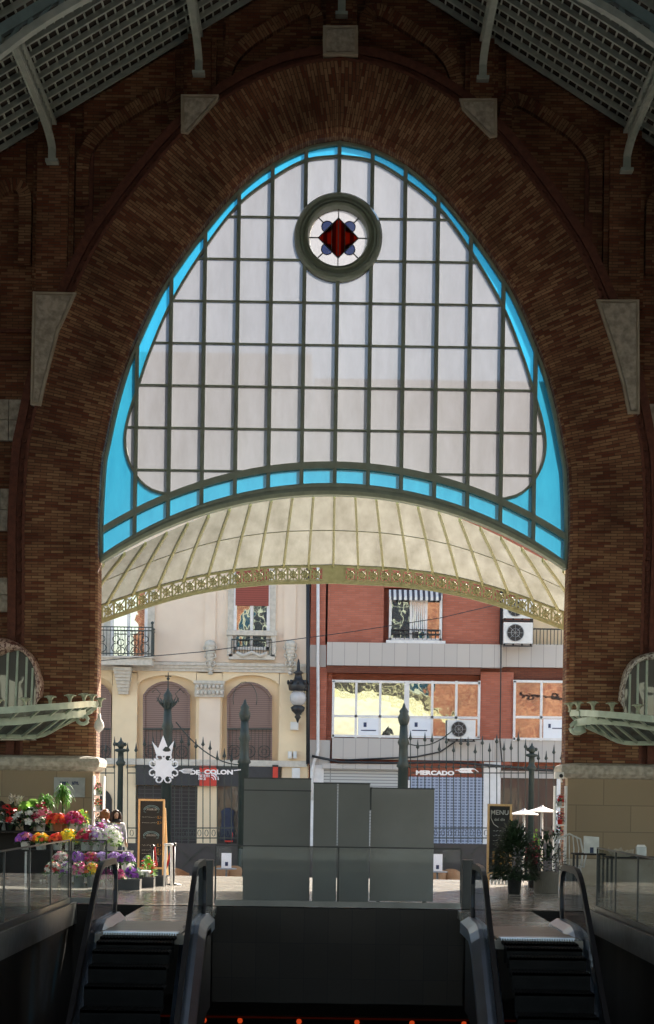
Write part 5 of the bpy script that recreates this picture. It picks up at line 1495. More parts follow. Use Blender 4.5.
def scr_left(t, a, b, c_, d_, y):
    w, h = b-a, d_-c_; random.seed(5)
    m1, m2, m3 = MB(), MB(), MB(); cx = (a+b)/2
    for zc in (.87, .50, .16):
        z = c_+h*zc
        for s in (0, .03): m3.tube([(cx+(.17-s)*math.cos(q), y, z-.04+(.10-s)*math.sin(q)) for q in [PI*k/10 for k in range(11)]], .006, 4)
        for sg in (-1, 1): m3.tube([(cx+sg*.15, y, z-.04), (cx+sg*.17, y, z-.08), (cx+sg*.12, y, z-.09)], .006, 4)
        x = cx-.10
        while x < cx+.1: m1.bar((x, y, z-.05), (x+random.uniform(-.01,.02), y, z-.005), .007, .004, (0,1,0)); x += .022
    for zc in (.74, .66, .34, .27, .22):
        z = c_+h*zc; x = a+.09
        while x < b-.18:
            L = random.uniform(.015, .04); m1.bar((x, y, z+random.uniform(-.008,.008)), (x+L, y, z+random.uniform(-.008,.012)), .006, .004, (0,1,0)); x += L+.014
        m2.tube([(b-.16, y, z+.02), (b-.12, y, z+.03), (b-.14, y, z), (b-.16, y, z-.02), (b-.11, y, z-.02)], .006, 4)
        m2.tube([(b-.09, y, z+.025), (b-.07, y, z), (b-.09, y, z-.02)], .006, 4)
    m1.build('white_writing', 'chalkw', t); m2.build('orange_prices', 'chalky', t); m3.build('blue_scrolls', 'chalkb', t)
def scr_right(t, a, b, c_, d_, y):
    w, h = b-a, d_-c_; cx = (a+b)/2; random.seed(9)
    text('MENU', .13, cx, y, d_-.21, 'chalkw', t, .002, name='white_writing', align='CENTER', bold=.002)
    text('del dia', .08, cx, y, d_-.33, 'chalkw', t, .002, name='white_writing', align='CENTER')
    m1, m2 = MB(), MB()
    m1.tube([(a+.08, y, d_-.12), (a+.07, y, d_-.28), (a+.13, y, d_-.4), (a+.22, y, d_-.46)], .007, 4)
    for zc in (.62, .55, .48, .42):
        z = c_+h*zc; x = a+.12
        while x < b-.12:
            L = random.uniform(.02, .05); m1.bar((x, y, z+random.uniform(-.012,.012)), (x+L, y, z+random.uniform(-.012,.015)), .008, .004, (0,1,0)); x += L+.018
    m1.build('white_writing', 'chalkw', t)
    text('15', .36, cx-.02, y, c_+h*.14, 'chalky', t, .002, name='orange_price', align='CENTER', bold=.003)
chalkboard(138, 164.5, 799, 869, 878, 'tall pine framed chalkboard menu with blue scrolls beside the flower stall', scr_left)
chalkboard(487, 511.5, 804, 874, 887, 'tall chalkboard menu priced 15 in orange frame beside the potted shrub', scr_right)

# rope barrier and white stool
def stanchion(x, yb, yt, lb):
    p = PG(x, yb); h = P(x, yt, p.y).z; t = thing('rope_stanchion', lb, 'stanchion', p)
    MB().lathe(p, [(.16,0),(.16,.015),(.04,.03),(.025,.05),(.025,h-.06)], 14).build('pole', 'blackm', t)
    MB().lathe(p+Vector((0,0,h-.06)), [(.025,0),(.045,.01),(.045,.05),(.02,.07)], 12).build('top_collar', 'black', t); return p+Vector((0,0,h-.04))
pa = stanchion(173.5, 885, 843, 'black rope stanchion in front of the rattan chair'); pb = stanchion(152, 881, 845, 'black rope stanchion partly behind the flower pots')
tag(sag(pa+Vector((-.04,0,0)), P(166, 868, pa.y-.0), .05, .022).build('rope_barrier', 'rope'), 'red velvet rope drooping from the stanchion by the rattan chair', 'rope')
tag(sag(pb+Vector((.04,0,0)), P(157, 866, pb.y-.05), .03, .022).build('rope_barrier', 'rope'), 'red velvet rope drooping across the chalkboard foot', 'rope')
p = PG(168, 886); t = thing('bar_stool', 'white narrow stool standing beside the chalkboard foot', 'stool', p)
MB().lathe(p+Vector((0,0,.78)), [(.08,0),(.095,.01),(.095,.035),(.07,.045)], 14).build('seat', 'white', t)
for sx in (-1, 1):
    for sy in (-1, 1): MB().bar(p+Vector((sx*.05, sy*.05, .78)), p+Vector((sx*.07, sy*.07, 0)), .03, .03).build('leg', 'white', t)
dup(c0, (P(181, 880, 60).x, 60, GZ), 'rattan chair on the pavement half hidden behind the rope stanchion', .9).location = (P(181, 880, 61).x, 61, GZ)

# ================================================================ plants
PROTO_N = [0]
def rnd_dir(up=.2):
    while True:
        v = Vector((random.uniform(-1,1), random.uniform(-1,1), random.uniform(-1,1)))
        if .1 < v.length < 1: v.normalize(); v.z = abs(v.z)*.9+up*.3; return v.normalized()
def leaf(m, p, d, L, W, droop=.25):
    d = d.normalized(); sd = d.cross(Vector((0,0,1)))
    if sd.length < .1: sd = Vector((1,0,0))
    sd.normalize(); up = sd.cross(d).normalized()
    q1 = p + d*L*.5 + up*L*.06; q2 = p + d*L - Vector((0,0,L*droop))
    m.add([p, q1+sd*W/2, q2, q1-sd*W/2, q1-up*W*.12], [(0,4,1),(1,4,2),(0,3,4),(3,2,4)])
def flower(m, p, d, r, n=5):
    d = d.normalized(); a = d.orthogonal().normalized(); b = d.cross(a)
    for k in range(n):
        t = 2*PI*k/n; t2 = t+PI/n*.9; t0 = t-PI/n*.9
        m.add([p, p+(a*math.cos(t0)+b*math.sin(t0))*r*.75+d*r*.3, p+(a*math.cos(t)+b*math.sin(t))*r+d*r*.15, p+(a*math.cos(t2)+b*math.sin(t2))*r*.75+d*r*.3], [(0,1,2,3)])
def plant(lb, x, yb, D, hp, wp, leafc='green', blooms=(), pot='potw', poth=.16, potr=.10, n=70, L=.10, W=.05, nb=26, br=.035, name='potted_flower', cat='plant', kind='dome', group=None, droop=.25, z=None):
    """x, yb: photo pixel of the pot's foot; hp, wp: height and width of the whole in photo pixels"""
    s = S(D); base = P(x, yb, D)
    if blooms and kind == 'dome' and 45 < n < 200: wp *= 1.15; nb = int(nb*2.0); br *= 1.2; n = int(n*1.6); L *= 1.15
    if z is not None: base.z = z
    h, w = hp/s, wp/s
    t = thing(name, lb, cat, base, group)
    MB().lathe(base, [(potr*.72,0),(potr*.78,.005),(potr*.95,poth*.85),(potr*1.06,poth*.87),(potr*1.06,poth),(potr*.9,poth),(potr*.85,poth*.9)], 14).build('pot', pot, t)
    top = base+Vector((0,0,poth)); fh = max(.05, h-poth)
    m = MB(); st = MB()
    def dome():
        v = rnd_dir(0); f = random.uniform(.55, 1)**.6
        return top + Vector((v.x*w/2*f, v.y*w/2*f*.9, fh*(-.15+1.13*v.z*f)))
    if kind == 'dome':
        for _ in range(n):
            c = dome(); d = (c-top); d.z *= .5; leaf(m, c-d*.25, d+Vector((random.uniform(-.03,.03),)*3), L*random.uniform(.7,1.2), W*random.uniform(.7,1.2), droop)
        for k in range(7):
            c = dome(); st.tube([top+Vector((0,0,-.03)), top.lerp(c, .6)+Vector((0,0,.02)), c], .006, 4)
    elif kind == 'fan':       # long arching leaves from one point
        for k in range(n):
            q = 2*PI*k/n*2.6; v = Vector((math.cos(q)*w/2, math.sin(q)*w/2, 0)); ht = fh*random.uniform(.6, 1.0)
            p0 = top; pts = [p0, p0+v*.25+Vector((0,0,ht*.7)), p0+v*.65+Vector((0,0,ht)), p0+v*random.uniform(.9,1.1)+Vector((0,0,ht*.6))]
            pts = spline(pts, 6); sd = Vector((-math.sin(q), math.cos(q), 0))
            vs = []
            for j, p in enumerate(pts): ww = W*math.sin(PI*(j+.6)/7); vs += [p+sd*ww/2, p-sd*ww/2]
            m.add(vs, [(2*j, 2*j+1, 2*j+3, 2*j+2) for j in range(len(pts)-1)], True)
    elif kind == 'palm':      # trunk with a mop of drooping strap leaves
        hh = fh*.45
        st.tube([top+Vector((0,0,-.05)), top+Vector((.01,0,hh*.5)), top+Vector((0,0,hh))], [.05,.025,.02], 7)
        for k in range(n):
            q = random.uniform(0, 2*PI); r = w/2*random.uniform(.5, 1); p0 = top+Vector((0,0,hh*random.uniform(.9,1.25)))
            v = Vector((math.cos(q)*r, math.sin(q)*r, 0)); up_ = (fh-hh)*random.uniform(.35,1.0)
            pts = spline([p0, p0+v*.4+Vector((0,0,up_)), p0+v*.85+Vector((0,0,up_*.75)), p0+v*1.05+Vector((0,0,up_-.20*random.uniform(.2,1.2)))], 6)
            sd = Vector((-math.sin(q), math.cos(q), 0)); vs = []
            for j, p in enumerate(pts): ww = W*math.sin(PI*(j+.6)/7.5); vs += [p+sd*ww/2, p-sd*ww/2]
            m.add(vs, [(2*j, 2*j+1, 2*j+3, 2*j+2) for j in range(len(pts)-1)], True)
    elif kind == 'stalk':     # tall leafy stems
        for k in range(max(4, n//10)):
            q = random.uniform(0, 2*PI); e = top+Vector((math.cos(q)*w/2*random.uniform(.2,.9), math.sin(q)*w/2*random.uniform(.2,.9), fh*random.uniform(.7,1)))
            pts = spline([top-Vector((0,0,.03)), top.lerp(e, .5)+Vector((0,0,.06)), e], 8); st.tube(pts, .007, 4)
            for j in range(2, 9):
                for _ in range(2): leaf(m, pts[j], rnd_dir(0), L*random.uniform(.7,1.2), W, droop)
    st.v and st.build('stems', LEAF['green'] if leafc != 'dark' else LEAF['dark'], t)
    o = m.build('foliage', LEAF[leafc], t); o['kind'] = 'stuff'
    for bi, bc in enumerate(blooms):
        m = MB()
        for k in range(nb//len(blooms)):
            if kind == 'plume': continue
            v = rnd_dir(.3); f = random.uniform(.85, 1.08)
            c = top+Vector((v.x*w/2*f, v.y*w/2*f, fh*(.02+1.0*v.z*f)))
            dd = (c-top).normalized()+Vector((0,-.4,.3)); flower(m, c, dd, br*random.uniform(.7,1.2), 5)
        o = m.build('blossoms', LEAF[bc], t); o['kind'] = 'stuff'
    return t
# stepped flower stand
T1, T2, T3 = (40.5, .30), (41.3, .65), (42.2, 1.0)
def ty(T): return VY + (EYE-T[1])*S(T[0])
for (T, xa, xb, lb, mt) in ((T1, 62, 150, 'low white display table at the front of the flower stall', 'white'), (T2, 26, 132, 'middle height dark display table of the flower stall', 'pit'), (T3, -60, 96, 'highest dark display table at the back of the flower stall', 'pit')):
    a, b = P(xa, ty(T), T[0]).x, P(xb, ty(T), T[0]).x; t = thing('display_table', lb, 'table', ((a+b)/2, T[0], 0))
    MB().bx(a, b, T[0]-.32, T[0]+.32, T[1]-.035, T[1]).build('table_top', mt, t)
    n = max(2, int((b-a)/.9))
    for k in range(n+1):
        x = a+.04+(b-a-.08)*k/n
        for yy in (-.28, .28): MB().bx(x-.02, x+.02, T[0]+yy-.02, T[0]+yy+.02, 0, T[1]-.035).build('leg', 'white', t)
    MB().bx(a+.05, b-.05, T[0]+.28, T[0]+.30, .05, T[1]-.05).build('back_board', mt, t)
def crate(x0, x1, yb, D, lb):
    a, b = P(x0, yb, D).x, P(x1, yb, D).x; t = thing('plastic_crate', lb, 'crate', ((a+b)/2, D, 0)); h = .19
    m = MB(); m.bx(a, b, D-.2, D+.2, 0, .02).bx(a, b, D-.2, D-.18, .02, h).bx(a, b, D+.18, D+.2, .02, h).bx(a, a+.02, D-.18, D+.18, .02, h).bx(b-.02, b, D-.18, D+.18, .02, h); m.build('body', 'crate', t)
    m = MB(); m.bx(a-.01, b+.01, D-.215, D-.2, h-.025, h).bx(a-.01, b+.01, D+.2, D+.215, h-.025, h); m.build('rim', 'crate', t)
crate(118, 140.5, 893, 38.9, 'wide black crate under the magenta flowers at the stall front'); crate(141.5, 154.5, 889, 40.0, 'narrow black crate under the purple flowers'); crate(156, 167, 887, 40.9, 'small black crate under the green plant at the stall end')
def zy(y, D): return EYE-(y-VY)/S(D)
pl = plant
pl('magenta flowers in white pot in the wide black crate', 121, 0, 38.9, 18, 13, 'green', ('magenta',), nb=30, br=.04, z=.022)
pl('deep pink flowers in white pot at the end of the wide black crate', 131, 0, 38.95, 18, 12, 'green', ('magenta','pink'), nb=30, br=.04, z=.022)
pl('violet flowers in white pot in the narrow black crate', 144, 0, 39.9, 18, 11, 'green', ('purple',), nb=34, br=.04, z=.022)
pl('white starry flowers in pot squeezed into the narrow black crate', 151.5, 0, 40.1, 15, 8, 'grey', ('white',), nb=16, br=.03, z=.022, potr=.075)
pl('bushy green plant with red tips in terracotta pot at the stall end', 161.5, 0, 40.9, 28, 13, 'lime', ('red',), pot='terracotta', nb=10, n=110, z=.022)
for x, c, lb in ((74, ('white','pink'), 'white and pink flowers low by the corner of the glass balustrade'), (91, ('purple',), 'purple flowers below the yellow bloom'), (104, ('red','magenta'), 'red and magenta flowers on the low white table'), (116, ('lilac',), 'pale lilac flowers at the near end of the low white table'), (127, ('lilac','purple'), 'lilac flowers in the middle of the low white table'), (139, ('purple','lilac'), 'mauve and lilac flowers at the far end of the low white table')):
    pl(lb, x, 0, T1[0]-.1, 17, 14, 'green', c, n=60, nb=40, br=.038, z=T1[1])
for x, c, lf, lb, hp in ((82, ('yellow',), 'lime', 'large bright yellow flowering plant behind the purple one', 20), (70, ('orange','red'), 'dark', 'small orange and red flowers behind the glass balustrade corner', 16), (98, ('crimson',), 'green', 'crimson flowers behind the red and magenta pot', 20), (110, ('white','lilac'), 'grey', 'grey-leaved plant with white and lilac sprigs', 22), (124, ('white',), 'lime', 'lime green bushy plant with few white flowers under the orchids', 24),
                         (38, ('purple','pink'), 'dark', 'dark leaved purple and pink plant seen through the glass', 16), (53, ('yellow','orange'), 'green', 'yellow and orange flowers seen through the glass', 16)):
    pl(lb, x, 0, T2[0]-.1, hp, 17, lf, c, n=80, nb=36, br=.04, z=T2[1])
for x, c, lb in ((66, ('red','white'), 'red and white flowers in zinc bucket on the floor at the balustrade corner'), (79, ('purple','white'), 'purple and white flowers in zinc bucket below the yellow bloom'), (92, ('pink','magenta'), 'pink flowers in zinc bucket behind the escalator handrail'), (105, ('yellow','orange'), 'yellow flowers in zinc bucket next to the wide black crate')):
    pl(lb, x, 0, 39.7, 24, 13, 'green', c, pot='bucket', poth=.24, potr=.11, n=60, nb=30, br=.038, z=0)
# tall orchids and sprays
pl('tall magenta orchid beside the woman with brown hair', 113, 0, T2[0]+.15, 29, 19, 'green', ('magenta','lilac'), n=40, nb=70, br=.045, z=T2[1], kind='stalk', name='potted_orchid')
pl('tall white and lavender spray of flowers next to the magenta orchid', 126, 0, T2[0]+.1, 27, 18, 'grey', ('white','lilac'), n=50, nb=60, br=.04, z=T2[1], kind='stalk', name='potted_orchid')
pl('pale pink spray below the auburn-haired head', 102, 0, T2[0]+.2, 24, 14, 'green', ('pink','lilac'), n=40, nb=50, br=.04, z=T2[1], kind='stalk', name='potted_orchid')
# upper tier
pl('orange-red flowering plant in front of the taller palm', 70, 0, T3[0]-.15, 17, 19, 'green', ('orange','red'), n=70, nb=60, br=.045, z=T3[1], pot='terracotta')
pl('crimson and pink flowering plant next to the orange one', 86, 0, T3[0]-.15, 19, 17, 'green', ('crimson','magenta'), n=70, nb=46, br=.045, z=T3[1])
pl('yellow-green leafy plant at the white shelf end of the highest table', 94, 0, T3[0]-.02, 22, 12, 'lime', ('yellow',), n=70, nb=8, z=T3[1])
pl('white lilies over dark leaves on the highest table', 40, 0, T3[0]-.15, 22, 24, 'dark', ('white',), n=80, L=.18, W=.07, nb=12, br=.075, z=T3[1], pot='potd')
pl('pink lilies rising between the white lilies and orange flowers', 53, 0, T3[0]-.1, 28, 15, 'green', ('pink','crimson'), n=50, L=.14, nb=14, br=.065, z=T3[1])
pl('single red anthurium with dark leaves near the pampas plumes', 22, 0, T3[0]-.1, 26, 16, 'dark', ('red',), n=50, L=.2, W=.08, nb=5, br=.08, z=T3[1], pot='potd')
pl('grey-green grassy plant at the edge of the photo on the highest table', 10, 0, T3[0]-.2, 16, 24, 'grey', (), n=50, L=.2, W=.03, z=T3[1], pot='potd', kind='fan')
pl('salmon flowers at the very edge of the photo behind the glass', 0, 0, T3[0]-.1, 24, 16, 'dark', ('orange','pink'), n=40, nb=16, z=T3[1])
pl('taller ponytail palm with a mop of drooping leaves', 75, 0, T3[0]+.15, 45, 25, 'green', (), pot='terracotta', n=85, W=.026, z=T3[1], kind='palm', name='potted_palm')
pl('shorter ponytail palm beside the taller one', 58, 0, T3[0]+.2, 36, 24, 'green', (), pot='potd', n=75, W=.026, z=T3[1], kind='palm', name='potted_palm')
pl('broad-leaved green plant with wide arching leaves beside the palms', 42, 0, T3[0]+.1, 33, 38, 'lime', (), pot='potd', n=11, W=.17, z=T3[1], kind='fan', name='potted_plant')
pl('broad-leaved dark plant by the pampas plumes', 24, 0, T3[0]+.15, 27, 30, 'dark', (), pot='potd', n=9, W=.13, z=T3[1], kind='fan', name='potted_plant')
pl('feathery green plant high against the stone pier', 2, 0, T3[0]+.2, 50, 26, 'grey', (), pot='potd', n=120, W=.02, z=T3[1], kind='palm', name='potted_palm')
# pampas plumes
b = P(16, 0, T3[0]+.2); b.z = T3[1]; t = thing('pampas_plumes', 'cream pampas plumes in a tall vase against the stone pier', 'plumes', b)
MB().lathe(b, [(.07,0),(.09,.02),(.1,.15),(.05,.3),(.06,.36)], 14).build('vase', 'potw', t)
for dx, h0 in ((-3.5, 798), (1.5, 800), (5, 801)):
    tp = P(16+dx, h0, T3[0]+.2); m = MB(); q0 = b+Vector((0,0,.3))
    m.tube([q0, Vector((tp.x, tp.y, tp.z-.25))], .006, 4)
    for k in range(90):
        f = random.random(); c = Vector((tp.x, tp.y, tp.z-.38*f)); r = .085*math.sin(PI*min(1, f+.12))+.02
        q = random.uniform(0, 2*PI); leaf(m, c, Vector((math.cos(q)*r, math.sin(q)*r, .10)), .14, .035, .05)
    o = m.build('plume', LEAF['cream'], t)
# white plant shelves at the pier corners
def shelf(x0, x1, y0, ybot, D, levels, lb, pots):
    a, b, c_, d_ = RC(x0, y0, x1, ybot, D); t = thing('plant_shelf', lb, 'shelf', ((a+b)/2, D, 0))
    MB().bx(a, a+.03, D-.15, D+.15, 0, d_).build('side_panel', 'white', t); MB().bx(b-.03, b, D-.15, D+.15, 0, d_).build('side_panel', 'white', t)
    for y in levels: z = zy(y, D); MB().bx(a+.03, b-.03, D-.15, D+.15, z-.025, z).build('shelf_board', 'white', t)
    for (x, y, hp, wp, lf, bl, pot, lab) in pots: plant(lab, x, y, D-.03, hp, wp, lf, bl, pot=pot, potr=.06, poth=.10, n=40, L=.07, nb=22, br=.03, z=zy(y, D)+.001)
shelf(92.5, 104, 776, 880, 44.0, (798, 814, 829, 845), 'tall white plant shelf against the pier corner behind the flower stall',
      [(98, 798, 12, 8, 'green', ('pink',), 'potw', 'pink flowers in white pot on the upper board of the stall shelf'), (98, 814, 12, 8, 'green', ('red','orange'), 'potw', 'green plant with red bloom on the second board of the stall shelf'), (97.5, 829, 11, 7, 'dark', (), 'potd', 'dark leafy plant on the third board of the stall shelf')])
shelf(553.5, 566, 786, 878, 43.8, (803, 821, 835), 'tall white plant shelf against the pier corner behind the round planter',
      [(559.5, 803, 11, 9, 'dark', ('red',), 'potw', 'red flowers in white pot on the upper board of the planter side shelf'), (560, 821, 13, 8, 'dark', ('crimson',), 'red', 'dark plant in red pot on the middle board of the planter side shelf'), (558, 835, 12, 10, 'dark', ('crimson',), 'potw', 'bushy crimson plant in white pot on the lower board of the planter side shelf')])
# shrub, round planter, lattice
t = plant('dark evergreen shrub in glazed dark pot beside the chalkboard menu', 527.5, 0, 39.5, 78, 56, 'dark', (), pot='potd', poth=.42, potr=.15, n=1700, L=.15, W=.06, z=0, name='potted_shrub')
b = PG(546, 893); t = thing('round_planter', 'wide round ribbed grey planter beside the dark shrub', 'planter', b)
m = MB().lathe(b, [(.22,0),(.235,.01),(.24,.36),(.25,.37),(.25,.41),(.22,.41),(.215,.34)], 28); m.build('body', 'potg', t)
MB().lathe(b+Vector((0,0,.33)), [(.21,0),(.2,.03),(.02,.05)], 16).build('soil', 'blackm', t)
m = MB(); random.seed(4)
for _ in range(420):
    v = rnd_dir(.2); c = b+Vector((v.x*.36, v.y*.26, .40+.85*v.z*random.uniform(.3,1))); leaf(m, c, v, .13, .05)
m.build('foliage', LEAF['dark'], t)['kind'] = 'stuff'
pl('green leafy plant glowing against the light near the white shelf', 549, 0, 43.4, 62, 12, 'lime', (), pot='potd', poth=.5, potr=.12, n=90, z=0, name='potted_plant')
pl('crimson cyclamen in front of the white shelf', 546, 0, 42.4, 48, 13, 'dark', ('crimson',), pot='potd', poth=.45, potr=.12, n=60, nb=26, z=0, name='potted_plant')
def picket(x0, x1, yb, yt, lb, n):
    p = PG(x0, yb); q = P(x1, yb, p.y); h = zy(yt, p.y); t = thing('picket_screen', lb, 'fence', ((p.x+q.x)/2, p.y, 0))
    for z in (.06, h-.04): MB().bx(p.x, q.x, p.y-.01, p.y+.01, z, z+.03).build('rail', 'white', t)
    for k in range(n): x = p.x+(q.x-p.x)*(k+.5)/n; MB().bx(x-.025, x+.025, p.y-.03, p.y-.01, 0, h).build('picket', 'white', t)
picket(490, 522, 884, 872, 'low white picket screen behind the chalkboard legs', 9)
# white iron armchair
b = PG(570, 889); t = thing('garden_armchair', 'white metal armchair with curved back beside the round planter', 'chair', b)
def A(x, y, z): return b+Vector((x, y, z))
MB().lathe(A(0,0,.43), [(.22,0),(.24,.01),(.24,.03),(.2,.04)], 20).build('seat', 'white_d', t)
for x in (-.2, .2):
    for y in (-.18, .18): MB().tube([A(x*.9,y*.9,.44), A(x*1.05,y*1.05,.2), A(x*1.15,y*1.2,0)], .016, 6).build('leg', 'white_d', t)
MB().tube([A(-.23,.16,.44), A(-.27,.2,.75), A(-.22,.24,1.0), A(0,.27,1.1), A(.22,.24,1.0), A(.27,.2,.75), A(.23,.16,.44)], .02, 6).build('back_hoop', 'white_d', t)
m = MB()
for k in range(5): x = -.16+.08*k; m.tube([A(x,.18,.45), A(x*1.2,.23,.8), A(x*.9,.26,1.06)], .010, 5)
m.build('back_bars', 'white_d', t)
for s_ in (-1, 1): MB().tube([A(s_*.26,.2,.72), A(s_*.31,.0,.70), A(s_*.29,-.16,.66), A(s_*.24,-.19,.44)], .018, 6).build('armrest', 'white_d', t)
# cafe tables behind the glass
def cafe(x0, x1, D, lb, legx):
    a, b_ = P(x0, 850, D).x, P(x1, 850, D).x; t = thing('cafe_table', lb, 'table', ((a+b_)/2, D, 0))
    MB().bx(a, b_, D-.35, D+.35, .735, .765).build('table_top', 'pit', t)
    for x in (a+.05, b_-.05):
        for yy in (-.3, .3): MB().bx(x-.02, x+.02, D+yy-.02, D+yy+.02, 0, .735).build('leg', 'blackm', t)
cafe(573, 604, 40.3, 'dark cafe table bearing a single white card', 0); cafe(607, 700, 38.2, 'dark cafe table with paper basket and napkin holder', 0)
D = 40.2; X_ = RC(584, 837, 599, 848, D); t = thing('menu_card', 'white menu card on the cafe table nearest the armchair', 'card', ((X_[0]+X_[1])/2, D, .766))
MB().prism([(X_[0], .766), (X_[1], .766), (X_[1]-.0, X_[3]), (X_[0]-.01, X_[3]+.02)], D-.012, D).build('sheet', 'potw', t); MB().bx((X_[0]+X_[1])/2-.03, (X_[0]+X_[1])/2+.04, D-.02, D-.012, .77, .88).build('print', 'ink', t)
p = P(641, 852, 38.1); t = thing('napkin_holder', 'white boxy napkin holder beside the paper basket', 'holder', (p.x, 38.1, .766))
MB().bx(p.x-.09, p.x+.09, 38.03, 38.17, .766, .95).build('body', 'bucket', t); MB().prism([(p.x-.08, .95), (p.x+.08, .95), (p.x+.06, .985), (p.x-.06, .985)], 38.05, 38.15).build('napkins', 'white', t)
p = P(621, 852, 38.1); t = thing('paper_basket', 'cream crumpled paper basket on the cafe table', 'basket', (p.x, 38.1, .766))
m = MB(); n = 26; vs = []
for j, (r, z) in enumerate(((.14,0),(.17,.05),(.20,.11))):
    for k in range(n): q = 2*PI*k/n; vs.append((p.x+r*1.15*math.cos(q), 38.1+r*math.sin(q), .766+z+(.035*math.sin(5*q)+.03*math.sin(9*q+1))*(j/2)))
m.add(vs, [(j*n+k, j*n+(k+1) % n, (j+1)*n+(k+1) % n, (j+1)*n+k) for j in range(2) for k in range(n)] + [tuple(range(n))]); m.build('folded_paper', 'stone_s', t)
m = MB()
for k in range(6): m.ball((p.x-.11+.045*k, 38.1+.03*math.sin(k*2), .83), .05, 6, sz=.8)
m.build('bread_pieces', 'stone', t)

# ================================================================ people at the stall
def person(lb, top_px, D, height, face_dir, hair, hairlen, coat, lean=0.0, trousers='denim', scarf=False, arms=None):
    """standing figure whose crown shows at photo pixel top_px"""
    tp = P(top_px[0], top_px[1], D); foot = Vector((tp.x, D, 0)); H_ = tp.z if height is None else height
    t = thing('person', lb, 'person', foot)
    k = H_/1.7; fx = Vector((math.sin(face_dir), -math.cos(face_dir), 0)); sx = Vector((math.cos(face_dir), math.sin(face_dir), 0))
    def B(x, f, z): return foot + sx*x*k + fx*(f+lean*max(0, z-.9))*k + Vector((0, 0, z*k))
    V = {}; order = []; E = []
    def v(n, p, r, par=None):
        V[n] = len(order); order.append((p, r)); 
        if par is not None: E.append((V[par], V[n]))
    v('pel', B(0,0,.95), (.15,.11)); v('waist', B(0,.0,1.06), (.125,.09), 'pel'); v('chest', B(0,.0,1.25), (.155,.11), 'waist'); v('sh', B(0,-.01,1.38), (.12,.09), 'chest')
    v('neck', B(0,0,1.46), (.05,.05), 'sh'); v('jaw', B(0,.03,1.52), (.055,.06), 'neck'); v('head', B(0,.015,1.60), (.075,.09), 'jaw'); v('crown', B(0,.0,1.66), (.06,.07), 'head')
    v('nose', B(0,.11,1.575), (.012,.012), 'head')
    for s_, a_ in ((-1, (arms or [None, None])[0]), (1, (arms or [None, None])[1])):
        n = 'l' if s_ < 0 else 'r'
        v(n+'sh', B(s_*.17,0,1.36), (.055,.055), 'sh')
        el = a_[0] if a_ else (.22, .03, 1.10); wr = a_[1] if a_ else (.21, .18, .95)
        v(n+'el', B(s_*el[0], el[1], el[2]), (.042,.042), n+'sh'); v(n+'wr', B(s_*wr[0], wr[1], wr[2]), (.026,.026), n+'el')
        d = (B(s_*wr[0], wr[1], wr[2])-B(s_*el[0], el[1], el[2])).normalized(); w0 = B(s_*wr[0], wr[1], wr[2])
        v(n+'palm', w0+d*.07*k, (.032,.016), n+'wr')
        for q in range(4):
            o_ = sx*(-.026+.018*q)*k; L = (.055,.065,.062,.05)[q]*k
            v(n+'f%da' % q, w0+d*.09*k+o_, (.009,.009), n+'palm'); v(n+'f%db' % q, w0+d*(.09*k+L*.6)+o_+Vector((0,0,-.01)), (.008,.008), n+'f%da' % q); v(n+'f%dc' % q, w0+d*(.09*k+L)+o_+Vector((0,0,-.03)), (.006,.006), n+'f%db' % q)
        v(n+'t0', w0+d*.05*k-sx*s_*.035*k, (.011,.011), n+'palm'); v(n+'t1', w0+d*.09*k-sx*s_*.05*k, (.008,.008), n+'t0')
        v(n+'hip', B(s_*.09,0,.90), (.085,.09), 'pel'); v(n+'kn', B(s_*.10,.02,.50), (.058,.06), n+'hip'); v(n+'an', B(s_*.10,-.01,.09), (.036,.04), n+'kn')
        v(n+'heel', B(s_*.10,-.02,.04), (.035,.035), n+'an'); v(n+'toe', B(s_*.11,.16,.03), (.035,.025), n+'heel')
    me = bpy.data.meshes.new('body'); me.from_pydata([p-foot for p, r in order], E, []); me.materials.append(MT['skin'])
    o = bpy.data.objects.new('body', me); COL.objects.link(o); o.parent = t
    md = o.modifiers.new('skin', 'SKIN'); md.use_smooth_shade = True
    for d_, (p, r) in zip(me.skin_vertices[0].data, order): d_.radius = (r[0]*k, r[1]*k)
    me.skin_vertices[0].data[0].use_root = True
    s2 = o.modifiers.new('sub', 'SUBSURF'); s2.levels = 1; s2.render_levels = 1
    def garment(name, pts, mat):
        mm = bpy.data.meshes.new(name); mm.from_pydata([p-foot for p, r, e in pts], [(e, i) for i, (p, r, e) in enumerate(pts) if e is not None], []); mm.materials.append(MT[mat])
        g = bpy.data.objects.new(name, mm); COL.objects.link(g); g.parent = t; md = g.modifiers.new('skin', 'SKIN'); md.use_smooth_shade = True
        for d_, (p, r, e) in zip(mm.skin_vertices[0].data, pts): d_.radius = (r[0]*k, r[1]*k)
        mm.skin_vertices[0].data[0].use_root = True; q = g.modifiers.new('sub', 'SUBSURF'); q.levels = 1; q.render_levels = 1
    def gp(n, r, e): return (order[V[n]][0], r, e)
    la, ra = 'l', 'r'
    garment('jacket', [gp('pel', (.175,.135), None), gp('waist', (.15,.115), 0), gp('chest', (.18,.135), 1), gp('sh', (.14,.105), 2), gp('lsh', (.072,.072), 3), gp('lel', (.058,.058), 4), (order[V['lel']][0].lerp(order[V['lwr']][0], .85), (.042,.042), 5), gp('rsh', (.072,.072), 3), gp('rel', (.058,.058), 7), (order[V['rel']][0].lerp(order[V['rwr']][0], .85), (.042,.042), 8)], coat)
